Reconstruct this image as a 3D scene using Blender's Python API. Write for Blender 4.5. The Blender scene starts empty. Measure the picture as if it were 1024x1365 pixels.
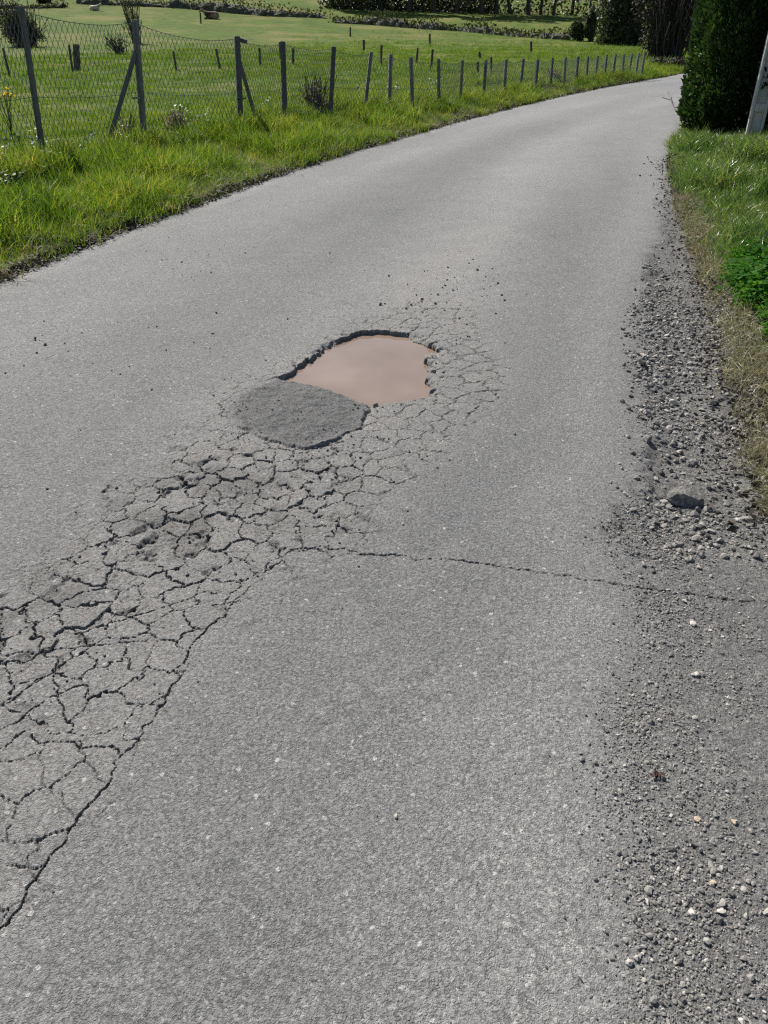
import bpy, bmesh, math, random
import numpy as np
from mathutils import Vector

# ------------------------------------------------------------------ camera, sky, sun, exposure
scene = bpy.context.scene
F_PX, CX, CY, HOR, CAM_H = 1025.0, 512.0, 682.5, 29.0, 1.5
PITCH = math.atan((CY - HOR) / F_PX)
cam_d = bpy.data.cameras.new('camera')
cam_d.sensor_fit = 'VERTICAL'; cam_d.sensor_height = 24.0; cam_d.lens = 24.0 * F_PX / 1365.0
cam_d.clip_start = 0.05; cam_d.clip_end = 3000
cam = bpy.data.objects.new('camera', cam_d)
cam.location = (0, 0, CAM_H); cam.rotation_euler = (math.pi / 2 - PITCH, 0, 0)
scene.collection.objects.link(cam); scene.camera = cam

SUN_AZ, SUN_EL = math.radians(-32), math.radians(43)      # azimuth from +Y, negative = left
world = bpy.data.worlds.new('World'); scene.world = world; world.use_nodes = True
wn = world.node_tree.nodes; wl = world.node_tree.links
sky = wn.new('ShaderNodeTexSky'); sky.sky_type = 'NISHITA'; sky.sun_disc = False
sky.sun_elevation = SUN_EL; sky.sun_rotation = SUN_AZ; sky.dust_density = 1.0; sky.ozone_density = 1.0
wl.new(sky.outputs[0], wn['Background'].inputs[0]); wn['Background'].inputs[1].default_value = 0.064
sun_d = bpy.data.lights.new('sun', 'SUN'); sun_d.energy = 5.0; sun_d.angle = math.radians(0.5); sun_d.color = (1.0, 0.955, 0.89)
sun = bpy.data.objects.new('sun', sun_d)
sdir = Vector((math.sin(SUN_AZ) * math.cos(SUN_EL), math.cos(SUN_AZ) * math.cos(SUN_EL), math.sin(SUN_EL)))
sun.rotation_euler = sdir.to_track_quat('Z', 'Y').to_euler(); sun.location = sdir * 50
scene.collection.objects.link(sun)
scene.view_settings.view_transform = 'Standard'; scene.view_settings.look = 'None'
scene.view_settings.gamma = 1.0; scene.view_settings.exposure = 0.50
scene.cycles.use_denoising = False; scene.cycles.filter_width = 1.25; scene.cycles.sample_clamp_indirect = 4.0
scene.cycles.max_bounces = 5; scene.cycles.transparent_max_bounces = 6

rng = np.random.default_rng(7)
random.seed(7)

# ------------------------------------------------------------------ helpers
COL = scene.collection
def link(o, parent=None):
    COL.objects.link(o)
    if parent is not None: o.parent = parent
    return o
def tag(o, label=None, cat=None, group=None, kind=None):
    if label: o['label'] = label
    if cat: o['category'] = cat
    if group: o['group'] = group
    if kind: o['kind'] = kind
    return o
def empty(name, loc=(0, 0, 0), rz=0.0):
    o = bpy.data.objects.new(name, None); o.location = loc; o.rotation_euler = (0, 0, rz); o.empty_display_size = .1
    return link(o)
def mesh_np(name, V, Fc, mat=None, smooth=False, normals=None, attrs=None):
    """V (n,3), Fc (m,k) -> mesh"""
    me = bpy.data.meshes.new(name)
    V = np.asarray(V, np.float32); Fc = np.asarray(Fc, np.int32); k = Fc.shape[1]
    me.vertices.add(len(V)); me.vertices.foreach_set('co', V.ravel())
    me.loops.add(Fc.size); me.loops.foreach_set('vertex_index', Fc.ravel())
    me.polygons.add(len(Fc)); me.polygons.foreach_set('loop_start', np.arange(0, Fc.size, k, dtype=np.int32))
    me.polygons.foreach_set('use_smooth', np.full(len(Fc), smooth))
    me.update(calc_edges=True)
    if attrs:
        for nm, val in attrs.items():
            a = me.attributes.new(nm, 'FLOAT_COLOR', 'POINT'); a.data.foreach_set('color', np.asarray(val, np.float32).ravel())
    if normals is not None:
        me.normals_split_custom_set_from_vertices(np.asarray(normals, np.float32))
    if mat: me.materials.append(mat)
    return me
def obj_np(name, V, Fc, mat, parent=None, **kw):
    return link(bpy.data.objects.new(name, mesh_np(name, V, Fc, mat, **kw)), parent)
def obj_bm(name, bm, mat, parent=None, smooth=False):
    me = bpy.data.meshes.new(name); bm.to_mesh(me); bm.free()
    me.polygons.foreach_set('use_smooth', np.full(len(me.polygons), smooth)); me.materials.append(mat)
    return link(bpy.data.objects.new(name, me), parent)

def hsh(ix, iy, s):
    h = (ix.astype(np.int64) * 374761393 + iy.astype(np.int64) * 668265263 + s * 1274126177) & 0xffffffff
    h = ((h ^ (h >> 13)) * 1274126177) & 0xffffffff
    return ((h ^ (h >> 16)) & 0xffff) / 65535.0
def vn(x, y, s=0):
    ix = np.floor(x); iy = np.floor(y); fx = x - ix; fy = y - iy
    fx = fx * fx * (3 - 2 * fx); fy = fy * fy * (3 - 2 * fy)
    a = hsh(ix, iy, s); b = hsh(ix + 1, iy, s); c = hsh(ix, iy + 1, s); d = hsh(ix + 1, iy + 1, s)
    return (a + (b - a) * fx) * (1 - fy) + (c + (d - c) * fx) * fy
def fbm(x, y, s=0, o=4):
    r = 0; a = .5; t = 0
    for i in range(o):
        r = r + a * vn(x, y, s + i * 17); t += a; a *= .5; x = x * 2.03 + 3.1; y = y * 2.03 + 7.7
    return r / t
def sst(a, b, x):
    t = np.clip((x - a) / (b - a), 0, 1); return t * t * (3 - 2 * t)
def ray(px, py):
    a = (px - CX) / F_PX; b = (CY - py) / F_PX
    return np.array([a, math.cos(PITCH) + b * math.sin(PITCH), -math.sin(PITCH) + b * math.cos(PITCH)])
def gp(px, py, z=0.0):
    """where a sight line meets the level z"""
    d = ray(px, py); s = (z - CAM_H) / d[2]; return np.array([d[0] * s, d[1] * s])
def poly_sd(P, x, y):
    """signed distance to a closed polygon, negative outside"""
    P = np.asarray(P); d = np.full(x.shape, 1e9); ins = np.zeros(x.shape, bool)
    n = len(P)
    for i in range(n):
        ax, ay = P[i]; bx, by = P[(i + 1) % n]
        ex, ey = bx - ax, by - ay; wx, wy = x - ax, y - ay
        t = np.clip((wx * ex + wy * ey) / (ex * ex + ey * ey + 1e-12), 0, 1)
        d = np.minimum(d, (wx - ex * t) ** 2 + (wy - ey * t) ** 2)
        c = ((ay <= y) & (by > y)) | ((by <= y) & (ay > y))
        with np.errstate(divide='ignore', invalid='ignore'):
            xi = ax + (y - ay) / (by - ay + 1e-15) * ex
        ins ^= c & (x < xi)
    d = np.sqrt(d); return np.where(ins, d, -d)
def line_d(P, x, y):
    d = np.full(x.shape, 1e9); tt = np.zeros(x.shape); n = len(P)
    for i in range(n - 1):
        ax, ay = P[i]; bx, by = P[i + 1]; ex, ey = bx - ax, by - ay; wx, wy = x - ax, y - ay
        t = np.clip((wx * ex + wy * ey) / (ex * ex + ey * ey + 1e-12), 0, 1)
        q = (wx - ex * t) ** 2 + (wy - ey * t) ** 2
        tt = np.where(q < d, (i + t) / (n - 1), tt); d = np.minimum(d, q)
    return np.sqrt(d), tt
def dense(P, n=6):
    """Catmull-Rom through the points, closed"""
    P = np.asarray(P); out = []; m = len(P)
    for i in range(m):
        p0, p1, p2, p3 = P[i - 1], P[i], P[(i + 1) % m], P[(i + 2) % m]
        for k in range(n):
            t = k / n
            out.append(.5 * ((2 * p1) + (-p0 + p2) * t + (2 * p0 - 5 * p1 + 4 * p2 - p3) * t * t + (-p0 + 3 * p1 - 3 * p2 + p3) * t ** 3))
    return np.array(out)

# ------------------------------------------------------------------ material helpers
class NT:
    def __init__(s, name):
        s.m = bpy.data.materials.new(name); s.m.use_nodes = True; s.t = s.m.node_tree; s.n = s.t.nodes; s.l = s.t.links
        s.b = s.n['Principled BSDF']; s.out = s.n['Material Output']
    def node(s, ty, **kw):
        n = s.n.new('ShaderNode' + ty)
        for k, v in kw.items(): setattr(n, k, v)
        return n
    def lk(s, a, b): s.l.new(a, b)
    def coord(s, which='Object'):
        return s.node('TexCoord').outputs[which]
    def noise(s, vec, scale, detail=3, rough=.55):
        n = s.node('TexNoise'); n.inputs['Scale'].default_value = scale; n.inputs['Detail'].default_value = detail
        n.inputs['Roughness'].default_value = rough; s.lk(vec, n.inputs['Vector']); return n.outputs['Fac']
    def voro(s, vec, scale, feature='F1', rand=1.0):
        n = s.node('TexVoronoi'); n.feature = feature; n.inputs['Scale'].default_value = scale
        n.inputs['Randomness'].default_value = rand; s.lk(vec, n.inputs['Vector']); return n
    def ramp(s, fac, stops, interp='LINEAR'):
        n = s.node('ValToRGB'); n.color_ramp.interpolation = interp; e = n.color_ramp.elements
        while len(e) < len(stops): e.new(.5)
        for i, (p, c) in enumerate(stops):
            e[i].position = p; e[i].color = (*c, 1) if len(c) == 3 else c
        s.lk(fac, n.inputs[0]); return n.outputs[0]
    def mix(s, fac, a, b, blend='MIX'):
        n = s.node('Mix'); n.data_type = 'RGBA'; n.blend_type = blend
        for i, v in ((0, fac), (6, a), (7, b)):
            if isinstance(v, (int, float)): n.inputs[i].default_value = v
            elif isinstance(v, tuple): n.inputs[i].default_value = (*v, 1) if len(v) == 3 else v
            else: s.lk(v, n.inputs[i])
        return n.outputs[2]
    def math(s, op, a, b=0.0, clamp=False):
        n = s.node('Math'); n.operation = op; n.use_clamp = clamp
        for i, v in ((0, a), (1, b)):
            if isinstance(v, (int, float)): n.inputs[i].default_value = v
            else: s.lk(v, n.inputs[i])
        return n.outputs[0]
    def bump(s, h, strength, dist, normal=None):
        n = s.node('Bump'); n.inputs['Strength'].default_value = strength; n.inputs['Distance'].default_value = dist
        s.lk(h, n.inputs['Height'])
        if normal is not None: s.lk(normal, n.inputs['Normal'])
        return n.outputs[0]
    def done(s, color=None, rough=.8, normal=None, spec=.3):
        if color is not None:
            if isinstance(color, tuple): s.b.inputs['Base Color'].default_value = (*color, 1)
            else: s.lk(color, s.b.inputs['Base Color'])
        if isinstance(rough, (int, float)): s.b.inputs['Roughness'].default_value = rough
        else: s.lk(rough, s.b.inputs['Roughness'])
        s.b.inputs['Specular IOR Level'].default_value = spec
        if normal is not None: s.lk(normal, s.b.inputs['Normal'])
        return s.m

def asphalt_material():
    t = NT('asphalt'); c0 = t.coord()
    wn_ = t.node('TexNoise'); wn_.inputs['Scale'].default_value = 70; wn_.inputs['Detail'].default_value = 2; t.lk(c0, wn_.inputs['Vector'])
    va = t.node('VectorMath'); va.operation = 'MULTIPLY_ADD'; t.lk(wn_.outputs['Color'], va.inputs[0]); va.inputs[1].default_value = (.010, .010, 0); t.lk(c0, va.inputs[2]); c = va.outputs[0]
    at = t.node('Attribute'); at.attribute_name = 'mask'
    sep = t.node('SeparateColor'); t.lk(at.outputs['Color'], sep.inputs[0])
    dust, shoulder, crack = sep.outputs[0], sep.outputs[1], sep.outputs[2]; patch = at.outputs['Alpha']
    v1 = t.voro(c, 185); v2 = t.voro(c, 55); v3 = t.voro(c, 185, 'DISTANCE_TO_EDGE'); v4 = t.voro(c, 400)
    tn = t.node('Attribute'); tn.attribute_name = 'tone'; tone = tn.outputs['Fac']
    sc = t.node('SeparateColor'); t.lk(v1.outputs['Color'], sc.inputs[0])
    sc2 = t.node('SeparateColor'); t.lk(v2.outputs['Color'], sc2.inputs[0])
    stone = t.ramp(sc.outputs[0], [(0, (.100, .099, .096)), (.45, (.186, .184, .178)), (.85, (.255, .251, .242)), (1, (.44, .43, .41))])
    big = t.noise(c, .55, 4, .6); mid = t.noise(c, 4.0, 4, .6); fine = t.noise(c, 420, 2)
    col = t.mix(.28, stone, t.ramp(big, [(.3, (.150, .149, .147)), (.7, (.245, .243, .238))]))
    col = t.mix(.22, col, t.ramp(mid, [(.3, (.15, .15, .15)), (.72, (.28, .277, .27))]))
    col = t.mix(1.0, col, t.ramp(tone, [(0, (.74, .745, .755)), (.5, (.98, .98, .98)), (1, (1.30, 1.29, 1.265))]), 'MULTIPLY')
    col = t.mix(.16, col, t.ramp(t.noise(c0, 26, 5, .75), [(.32, (.105, .104, .102)), (.5, (.20, .198, .193)), (.68, (.33, .325, .315))]))
    # pale stones that sit in the binder
    spk = t.math('MULTIPLY', t.math('GREATER_THAN', sc2.outputs[0], .955), t.math('LESS_THAN', v2.outputs['Distance'], .30))
    col = t.mix(t.math('MULTIPLY', spk, .75), col, (.50, .485, .455))
    # dusty fines pumped out of the failed surface
    dn = t.math('MULTIPLY', dust, t.ramp(mid, [(.25, (.35,) * 3), (.7, (1,) * 3)]), True)
    col = t.mix(t.math('MULTIPLY', dn, .32), col, (.315, .290, .258))
    # dark old chippings of the shoulder
    sn = t.math('MULTIPLY', shoulder, t.ramp(t.noise(c, 9, 5, .65), [(.25, (.45,) * 3), (.58, (1,) * 3)]), True)
    dk = t.ramp(sc.outputs[1], [(0, (.056, .053, .048)), (.55, (.132, .126, .116)), (.9, (.22, .21, .193)), (1, (.38, .365, .335))])
    col = t.mix(t.math('MULTIPLY', sn, .85), col, dk)
    # black new binder of the patch
    pk = t.ramp(t.math('ADD', t.math('MULTIPLY', sc.outputs[1], .55), t.math('MULTIPLY', t.noise(c0, 12, 4, .7), .45)), [(.15, (.062, .062, .062)), (.5, (.115, .114, .112)), (.75, (.165, .163, .158)), (1, (.30, .295, .285))])
    col = t.mix(patch, col, pk)
    # soil packed in the joints; the same dark colour covers the pothole wall
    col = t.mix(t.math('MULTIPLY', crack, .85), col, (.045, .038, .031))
    chip = t.math('MULTIPLY', t.math('MINIMUM', t.math('MULTIPLY', v3.outputs['Distance'], 2.6), 1.0), t.math('ADD', .1, t.math('MULTIPLY', sc.outputs[2], 1.2)))
    pit = t.ramp(t.noise(c0, 105, 4, .72), [(.36, (0,) * 3), (.47, (1,) * 3)])
    h = t.math('ADD', t.math('ADD', t.math('MULTIPLY', chip, .55), t.math('MULTIPLY', pit, 1.0)), t.math('ADD', t.math('MULTIPLY', v4.outputs['Distance'], -.3), t.math('MULTIPLY', t.noise(c0, 300, 3, .7), .9)))
    nrm = t.bump(h, .9, .0039)
    pos = t.node('SeparateXYZ'); t.lk(c0, pos.inputs[0])
    bn = [n for n in t.n if n.bl_idname == 'ShaderNodeBump'][0]
    mr = t.node('MapRange'); t.lk(pos.outputs[1], mr.inputs[0]); mr.inputs[1].default_value = 7; mr.inputs[2].default_value = 28; mr.inputs[3].default_value = .9; mr.inputs[4].default_value = .25
    t.lk(mr.outputs[0], bn.inputs['Strength'])
    return t.done(col, .78, nrm, .35)
M_ROAD = asphalt_material()

def leaf_material(name, stops, trans=.5, rough=.5, spec=.35, use_rand=True, spread=1.5):
    t = NT(name); c = t.coord('Object')
    oi = t.node('ObjectInfo'); geo = t.node('NewGeometry')
    f = t.math('ADD', t.math('MULTIPLY', oi.outputs['Random'], .5), t.math('MULTIPLY', geo.outputs['Random Per Island'], .5))
    wc = t.node('NewGeometry').outputs['Position']
    f = t.math('ADD', f, t.math('MULTIPLY', t.math('SUBTRACT', t.noise(wc, spread, 3), .5), .9), True)
    col = t.ramp(f, stops)
    t.done(col, rough, None, spec)
    tr = t.node('BsdfTranslucent'); tc = t.mix(1.0, col, (1.5, 1.45, .75), 'MULTIPLY'); t.lk(tc, tr.inputs[0])
    mx = t.node('MixShader'); mx.inputs[0].default_value = trans
    t.lk(t.b.outputs[0], mx.inputs[1]); t.lk(tr.outputs[0], mx.inputs[2]); t.lk(mx.outputs[0], t.out.inputs[0])
    return t.m
M_GRASS = leaf_material('grass_blades', [(.1, (.034, .080, .011)), (.40, (.092, .172, .019)), (.66, (.155, .232, .028)), (1, (.40, .35, .105))])
M_GRASS_R = leaf_material('right_grass_blades', [(.1, (.040, .090, .022)), (.5, (.085, .158, .040)), (.8, (.14, .21, .068)), (1, (.36, .35, .19))], rough=.32, spec=.6)
M_PASTURE = leaf_material('pasture_blades', [(.1, (.034, .076, .010)), (.5, (.076, .146, .016)), (.8, (.115, .185, .022)), (1, (.22, .22, .055))], spread=.4)
M_DOCK = leaf_material('broad_leaves', [(.1, (.050, .095, .030)), (.6, (.085, .145, .050)), (1, (.17, .22, .10))], trans=.35, rough=.5, spec=.3)
M_STRAW = leaf_material('straw', [(0, (.13, .115, .070)), (.4, (.26, .235, .155)), (.75, (.44, .41, .30)), (.85, (.10, .14, .04)), (1, (.09, .14, .035))], trans=.2, rough=.6)
M_THUJA = leaf_material('thuja_sprays', [(.1, (.010, .024, .008)), (.6, (.022, .053, .014)), (1, (.048, .100, .023))], trans=.22, rough=.6, spec=.2)
M_IVY = leaf_material('ivy_leaves', [(.1, (.020, .032, .014)), (.6, (.040, .058, .025)), (1, (.085, .10, .052))], trans=.15, rough=.55, spec=.25)
M_BUSH = leaf_material('bush_leaves', [(.1, (.035, .045, .020)), (.6, (.062, .075, .032)), (1, (.095, .098, .050))], trans=.2, rough=.85, spec=.08)
M_WOOD_LEAF = leaf_material('woodland_leaves', [(.1, (.018, .026, .012)), (.6, (.035, .048, .020)), (1, (.065, .08, .035))], trans=.15)
M_PARSLEY = leaf_material('parsley_leaves', [(.1, (.020, .080, .006)), (.5, (.042, .150, .010)), (1, (.10, .23, .018))], trans=.45, rough=.7, spec=.12)
M_LITTER = leaf_material('dead_leaves', [(0, (.022, .018, .013)), (.6, (.055, .044, .030)), (.9, (.16, .135, .095)), (1, (.32, .29, .22))], trans=.05, rough=.7)
M_TWIG = leaf_material('twigs', [(0, (.035, .029, .024)), (.6, (.080, .066, .055)), (1, (.16, .135, .11))], trans=0.0, rough=.8)
M_YELLOW = leaf_material('yellow_petals', [(0, (.62, .42, .01)), (1, (.75, .55, .03))], trans=.3)
M_WHITE = leaf_material('white_petals', [(0, (.6, .6, .55)), (1, (.75, .75, .72))], trans=.3)

def weathered(name, a, b, scale=22):
    t = NT(name); c = t.coord(); n = t.noise(c, scale, 5, .65); big = t.noise(c, 3.2, 3); oi = t.node('ObjectInfo')
    col = t.mix(.5, t.ramp(n, [(.3, a), (.7, b)]), t.ramp(big, [(.3, a), (.7, b)]))
    col = t.mix(1.0, col, t.ramp(oi.outputs['Random'], [(0, (.6, .6, .62)), (1, (1.25, 1.22, 1.18))]), 'MULTIPLY')
    return t.done(col, .85, t.bump(n, .5, .006), .3)
def simple(name, stops, scale=20, rough=.8, bump=.3, dist=.004, detail=4, spec=.3):
    t = NT(name); c = t.coord(); n = t.noise(c, scale, detail, .6)
    return t.done(t.ramp(n, stops), rough, t.bump(n, bump, dist), spec)
def soil_material():
    t = NT('turf_soil'); p = t.node('NewGeometry').outputs['Position']
    n1 = t.noise(p, .35, 5, .6); n2 = t.noise(p, 3.0, 5, .65); n3 = t.noise(p, 38, 3); n4 = t.noise(p, .06, 4, .6)
    gr = t.ramp(n1, [(.3, (.064, .110, .011)), (.5, (.086, .142, .014)), (.7, (.122, .165, .020))])
    gr = t.mix(.45, gr, t.ramp(n2, [(.25, (.030, .056, .008)), (.55, (.074, .122, .013)), (.8, (.140, .155, .028))]))
    gr = t.mix(t.ramp(n4, [(.5, (0,) * 3), (.68, (.55,) * 3)]), gr, (.150, .140, .034))
    at = t.node('Attribute'); at.attribute_name = 'mask'; sp = t.node('SeparateColor'); t.lk(at.outputs['Color'], sp.inputs[0])
    so = t.ramp(n3, [(.3, (.028, .023, .016)), (.7, (.075, .062, .042))])
    rough = t.noise(p, .9, 6, .75); gr = t.mix(t.ramp(rough, [(.47, (0,) * 3), (.62, (.85,) * 3)]), gr, (.046, .066, .014))
    dry = t.noise(p, .17, 5, .7); gr = t.mix(t.ramp(dry, [(.47, (0,) * 3), (.64, (.8,) * 3)]), gr, (.185, .165, .055))
    col = t.mix(sp.outputs[0], gr, so)
    h = t.math('ADD', n2, t.math('MULTIPLY', n3, .6))
    return t.done(col, .95, t.bump(h, .7, .05), .1)
M_SOIL = soil_material()
M_CONC = weathered('post_concrete', (.085, .088, .092), (.235, .232, .228))
M_POLE = simple('pole_concrete', [(.3, (.38, .37, .36)), (.7, (.58, .57, .55))], 14, .8, .3, .004)
M_WIRE = simple('galvanised_wire', [(.3, (.10, .105, .11)), (.7, (.22, .225, .23))], 40, .5, .1, .001)
M_WPOST = simple('weathered_wood', [(.3, (.050, .042, .035)), (.7, (.125, .108, .09))], 25, .9, .5, .006)
M_BARK = simple('bark', [(.3, (.040, .033, .026)), (.7, (.10, .085, .068))], 12, .9, .8, .03)
M_CHUNK = simple('broken_asphalt', [(.3, (.085, .080, .072)), (.5, (.17, .162, .15)), (.75, (.34, .325, .30))], 70, .9, 1.0, .008)
M_COWB = simple('cow_hide_brown', [(.40, (.050, .028, .018)), (.5, (.12, .066, .040)), (.58, (.34, .25, .19))], 1.6, .8, .1, .01)
M_COWP = simple('cow_hide_cream', [(.35, (.42, .34, .25)), (.65, (.60, .52, .42))], 3, .8, .1, .01)
M_BANK = simple('stone_bank', [(.3, (.045, .050, .030)), (.5, (.085, .085, .060)), (.75, (.15, .145, .115))], 2.5, .9, .8, .12)
M_DARKCORE = simple('dark_core', [(.3, (.014, .015, .010)), (.7, (.030, .030, .020))], 8, 1, .5, .05)  # near-black filler for the added cores that block light inside foliage
M_PANEL = simple('painted_sheet', [(.3, (.040, .055, .075)), (.7, (.065, .085, .11))], 5, .6, .1, .003)
def gravel_material(name='gravel_stone', lo=0.0):
    t = NT(name); c = t.coord(); geo = t.node('NewGeometry')
    col = t.ramp(geo.outputs['Random Per Island'], [(0, (.060, .056, .050)), (.4, (.165, .156, .142)), (.7, (.29, .275, .25)), (.92, (.41, .385, .34)), (1, (.66, .61, .54))])
    n = t.noise(c, 160, 3)
    col = t.mix(.35, col, t.ramp(n, [(.3, (.08, .078, .075)), (.7, (.30, .29, .28))]))
    return t.done(col, .85, t.bump(n, .4, .002), .3)
M_GRAVEL = gravel_material()
def water_material():
    t = NT('muddy_water'); c = t.coord()
    n = t.noise(c, 1.8, 3, .5)
    col = t.ramp(n, [(.30, (.185, .125, .084)), (.55, (.235, .168, .122)), (.75, (.285, .214, .162))])  # mottling in the mud colour stands in for soft cloud reflections
    t.b.inputs['IOR'].default_value = 1.5
    return t.done(col, .015, t.bump(t.noise(c, 7, 2), .03, .01), .9)
M_WATER = water_material()
# ------------------------------------------------------------------ road layout (metres; camera stands at 0,0)
LY = np.array([-9, -4, 0, 2, 3.6, 5.24, 6.58, 8.32, 10.02, 12.07, 14.71, 18.52, 23.33, 30.9, 40, 60, 100, 220])
LX = np.array([-5.6, -4.4, -3.7, -3.32, -3.0, -2.61, -2.24, -1.62, -1.01, -.13, 1.13, 3.01, 5.76, 10.7, 19, 42, 95, 260])
RY = np.array([-9, .9, 1.35, 1.75, 2.05, 2.31, 2.8, 3.45, 4.87, 7.33, 10.36, 12.3, 14.37, 17, 21, 27, 34, 60, 100])
RX = np.array([4.2, 4.0, 3.4, 2.4, 1.70, 1.40, 1.50, 1.68, 2.08, 2.66, 3.42, 4.05, 4.95, 6.5, 9.2, 14.2, 22, 50, 100])
GY = np.array([-2, .66, 1.0, 1.39, 1.75, 1.96, 2.3, 2.83, 3.6, 4.43, 5.2, 6.23, 8, 10, 14])
GX = np.array([.42, .44, .50, .57, .74, .80, .80, .99, 1.20, 1.44, 1.68, 2.02, 2.68, 3.3, 4.9])
def xl(y): return np.interp(y, LY, LX)
def xr(y): return np.interp(y, RY, RX)
def xg(y): return np.interp(y, GY, GX)
def terrain(x, y):
    """height of everything that is not road"""
    x = np.asarray(x, float); y = np.asarray(y, float)
    Y0 = np.clip(53 + .54 * x, 25, 80)
    q = np.maximum(0, y - Y0)
    hill = np.where(q < 90, .0006 * q * q, .0006 * 8100 + .108 * (q - 90))
    dl = xl(y) - x; dr = x - xr(y)
    left = .045 * sst(0, .12, dl) + .07 * sst(.3, 2.0, dl) - .10 * sst(3.5, 7, dl)
    right = .03 * sst(0, .12, dr) + .16 * sst(.2, 2.2, dr)
    z = np.where(dl > 0, left, np.where(dr > 0, right, -.03)) + hill
    z = z + (fbm(x * .5, y * .5, 5, 3) - .5) * .10 * sst(.1, 1.5, np.maximum(dl, dr))
    z = z + (fbm(x * 5, y * 5, 8, 3) - .5) * .05 * sst(.02, .3, np.maximum(dl, dr))
    return z
def at(px, py):
    """where a sight line first meets the terrain"""
    d = ray(px, py); s = np.geomspace(2, 400, 3000)
    P = d[None] * s[:, None] + np.array([0, 0, CAM_H])
    below = np.nonzero(P[:, 2] <= terrain(P[:, 0], P[:, 1]))[0]
    i = below[0] if len(below) else -1
    return P[i]
def mpp(p):
    """metres per photograph pixel at a point"""
    dep = p[1] * math.cos(PITCH) + (CAM_H - p[2]) * math.sin(PITCH); return dep / F_PX

# crack region, pothole and patch outlines
POT = np.array([gp(*p, z=0.0) for p in [(383, 498), (398, 482), (428, 463), (458, 446), (488, 437), (520, 438), (550, 445), (572, 456), (584, 461), (580, 467),
        (566, 471), (570, 482), (572, 493), (568, 502), (577, 512), (566, 523), (548, 531), (520, 535), (492, 534), (470, 524), (448, 514), (420, 504), (400, 500)]])
POT_D = dense(POT, 4)
PAT = dense(np.array([gp(*p) for p in [(308, 537), (314, 520), (340, 508), (372, 502), (400, 500), (430, 507), (455, 517), (478, 527), (495, 535),
        (485, 556), (468, 573), (440, 587), (408, 594), (372, 589), (338, 575), (316, 560)]]), 5)
CRK = np.array([gp(*p) for p in [(-140, 1010), (-60, 870), (0, 800), (80, 745), (150, 665), (230, 615), (270, 560), (300, 510), (370, 480), (400, 470), (470, 425), (540, 400), (640, 395),
        (640, 450), (675, 490), (672, 530), (612, 575), (570, 620), (500, 650), (480, 715), (425, 735), (345, 768), (300, 815), (250, 860), (232, 905), (180, 985), (150, 1020), (60, 1140), (0, 1220), (-160, 1330)]])
def crk_px(L): return np.array([gp(*p) for p in L])
LINES = [  # (points, half width, depth)
    (crk_px([(-60, 1300), (0, 1222), (25, 1190), (60, 1140), (95, 1090), (125, 1055), (150, 1020), (165, 995), (182, 980), (205, 945), (232, 905), (240, 880), (252, 855), (285, 825), (310, 800), (345, 765)]), .0052, .022),
    (crk_px([(345, 765), (362, 745), (395, 728), (415, 725), (440, 726), (480, 733), (520, 738), (560, 742), (610, 748), (660, 753), (720, 761), (770, 769), (825, 779), (860, 785), (900, 791), (960, 799), (1040, 806)]), .0062, .02),
    (crk_px([(-30, 1010), (0, 988), (18, 975), (40, 962), (52, 985), (75, 978), (110, 985), (145, 992), (160, 1000)]), .005, .02),
    (crk_px([(0, 935), (45, 905), (90, 870), (110, 832), (190, 812), (265, 786), (300, 780)]), .0045, .02),
    (crk_px([(0, 870), (60, 858), (120, 850), (190, 848), (205, 842)]), .004, .016),
    (crk_px([(20, 760), (90, 745), (150, 665), (200, 650), (240, 635)]), .0028, .012),
    (crk_px([(0, 403), (60, 381), (120, 358), (165, 338), (205, 320), (260, 298)]), .006, .006),
    (crk_px([(470, 735), (490, 700), (500, 670)]), .0025, .01),
    (crk_px([(590, 492), (620, 494), (660, 490), (690, 492)]), .0032, .012),
    (crk_px([(560, 418), (600, 395), (640, 385), (665, 370)]), .0022, .008),
    (crk_px([(95, 955), (75, 925), (68, 895), (75, 870)]), .005, .02),
    (crk_px([(60, 1140), (40, 1150), (20, 1145), (0, 1150)]), .004, .016),
]
# seeds of the crazed pieces, spacing by area
def spacing(x, y):
    lowleft = sst(2.6, 1.9, y) ; core = np.exp(-(((x + .55) / .55) ** 2 + ((y - 2.55) / .45) ** 2))
    core2 = np.exp(-(((x + 1.0) / .32) ** 2 + ((y - 1.72) / .28) ** 2))
    return .084 + .016 * lowleft - .020 * core - .030 * core2
bbx = (CRK[:, 0].min(), CRK[:, 0].max()); bby = (CRK[:, 1].min(), CRK[:, 1].max())
cand = np.column_stack([rng.uniform(bbx[0] - .3, bbx[1] + .3, 16000), rng.uniform(bby[0] - .3, bby[1] + .3, 16000)])
sdc = poly_sd(CRK, cand[:, 0], cand[:, 1]); cand = cand[sdc > -.25]; spc = spacing(cand[:, 0], cand[:, 1])
seeds = np.zeros((0, 2))
keep = []
for i in range(len(cand)):
    if keep:
        k = np.array(keep); d2 = ((cand[k] - cand[i]) ** 2).sum(1)
        if (d2 < (np.minimum(spc[i], spc[k])) ** 2).any(): continue
    keep.append(i)
seeds = cand[keep]
seed_sd = poly_sd(CRK, seeds[:, 0], seeds[:, 1])

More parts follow.
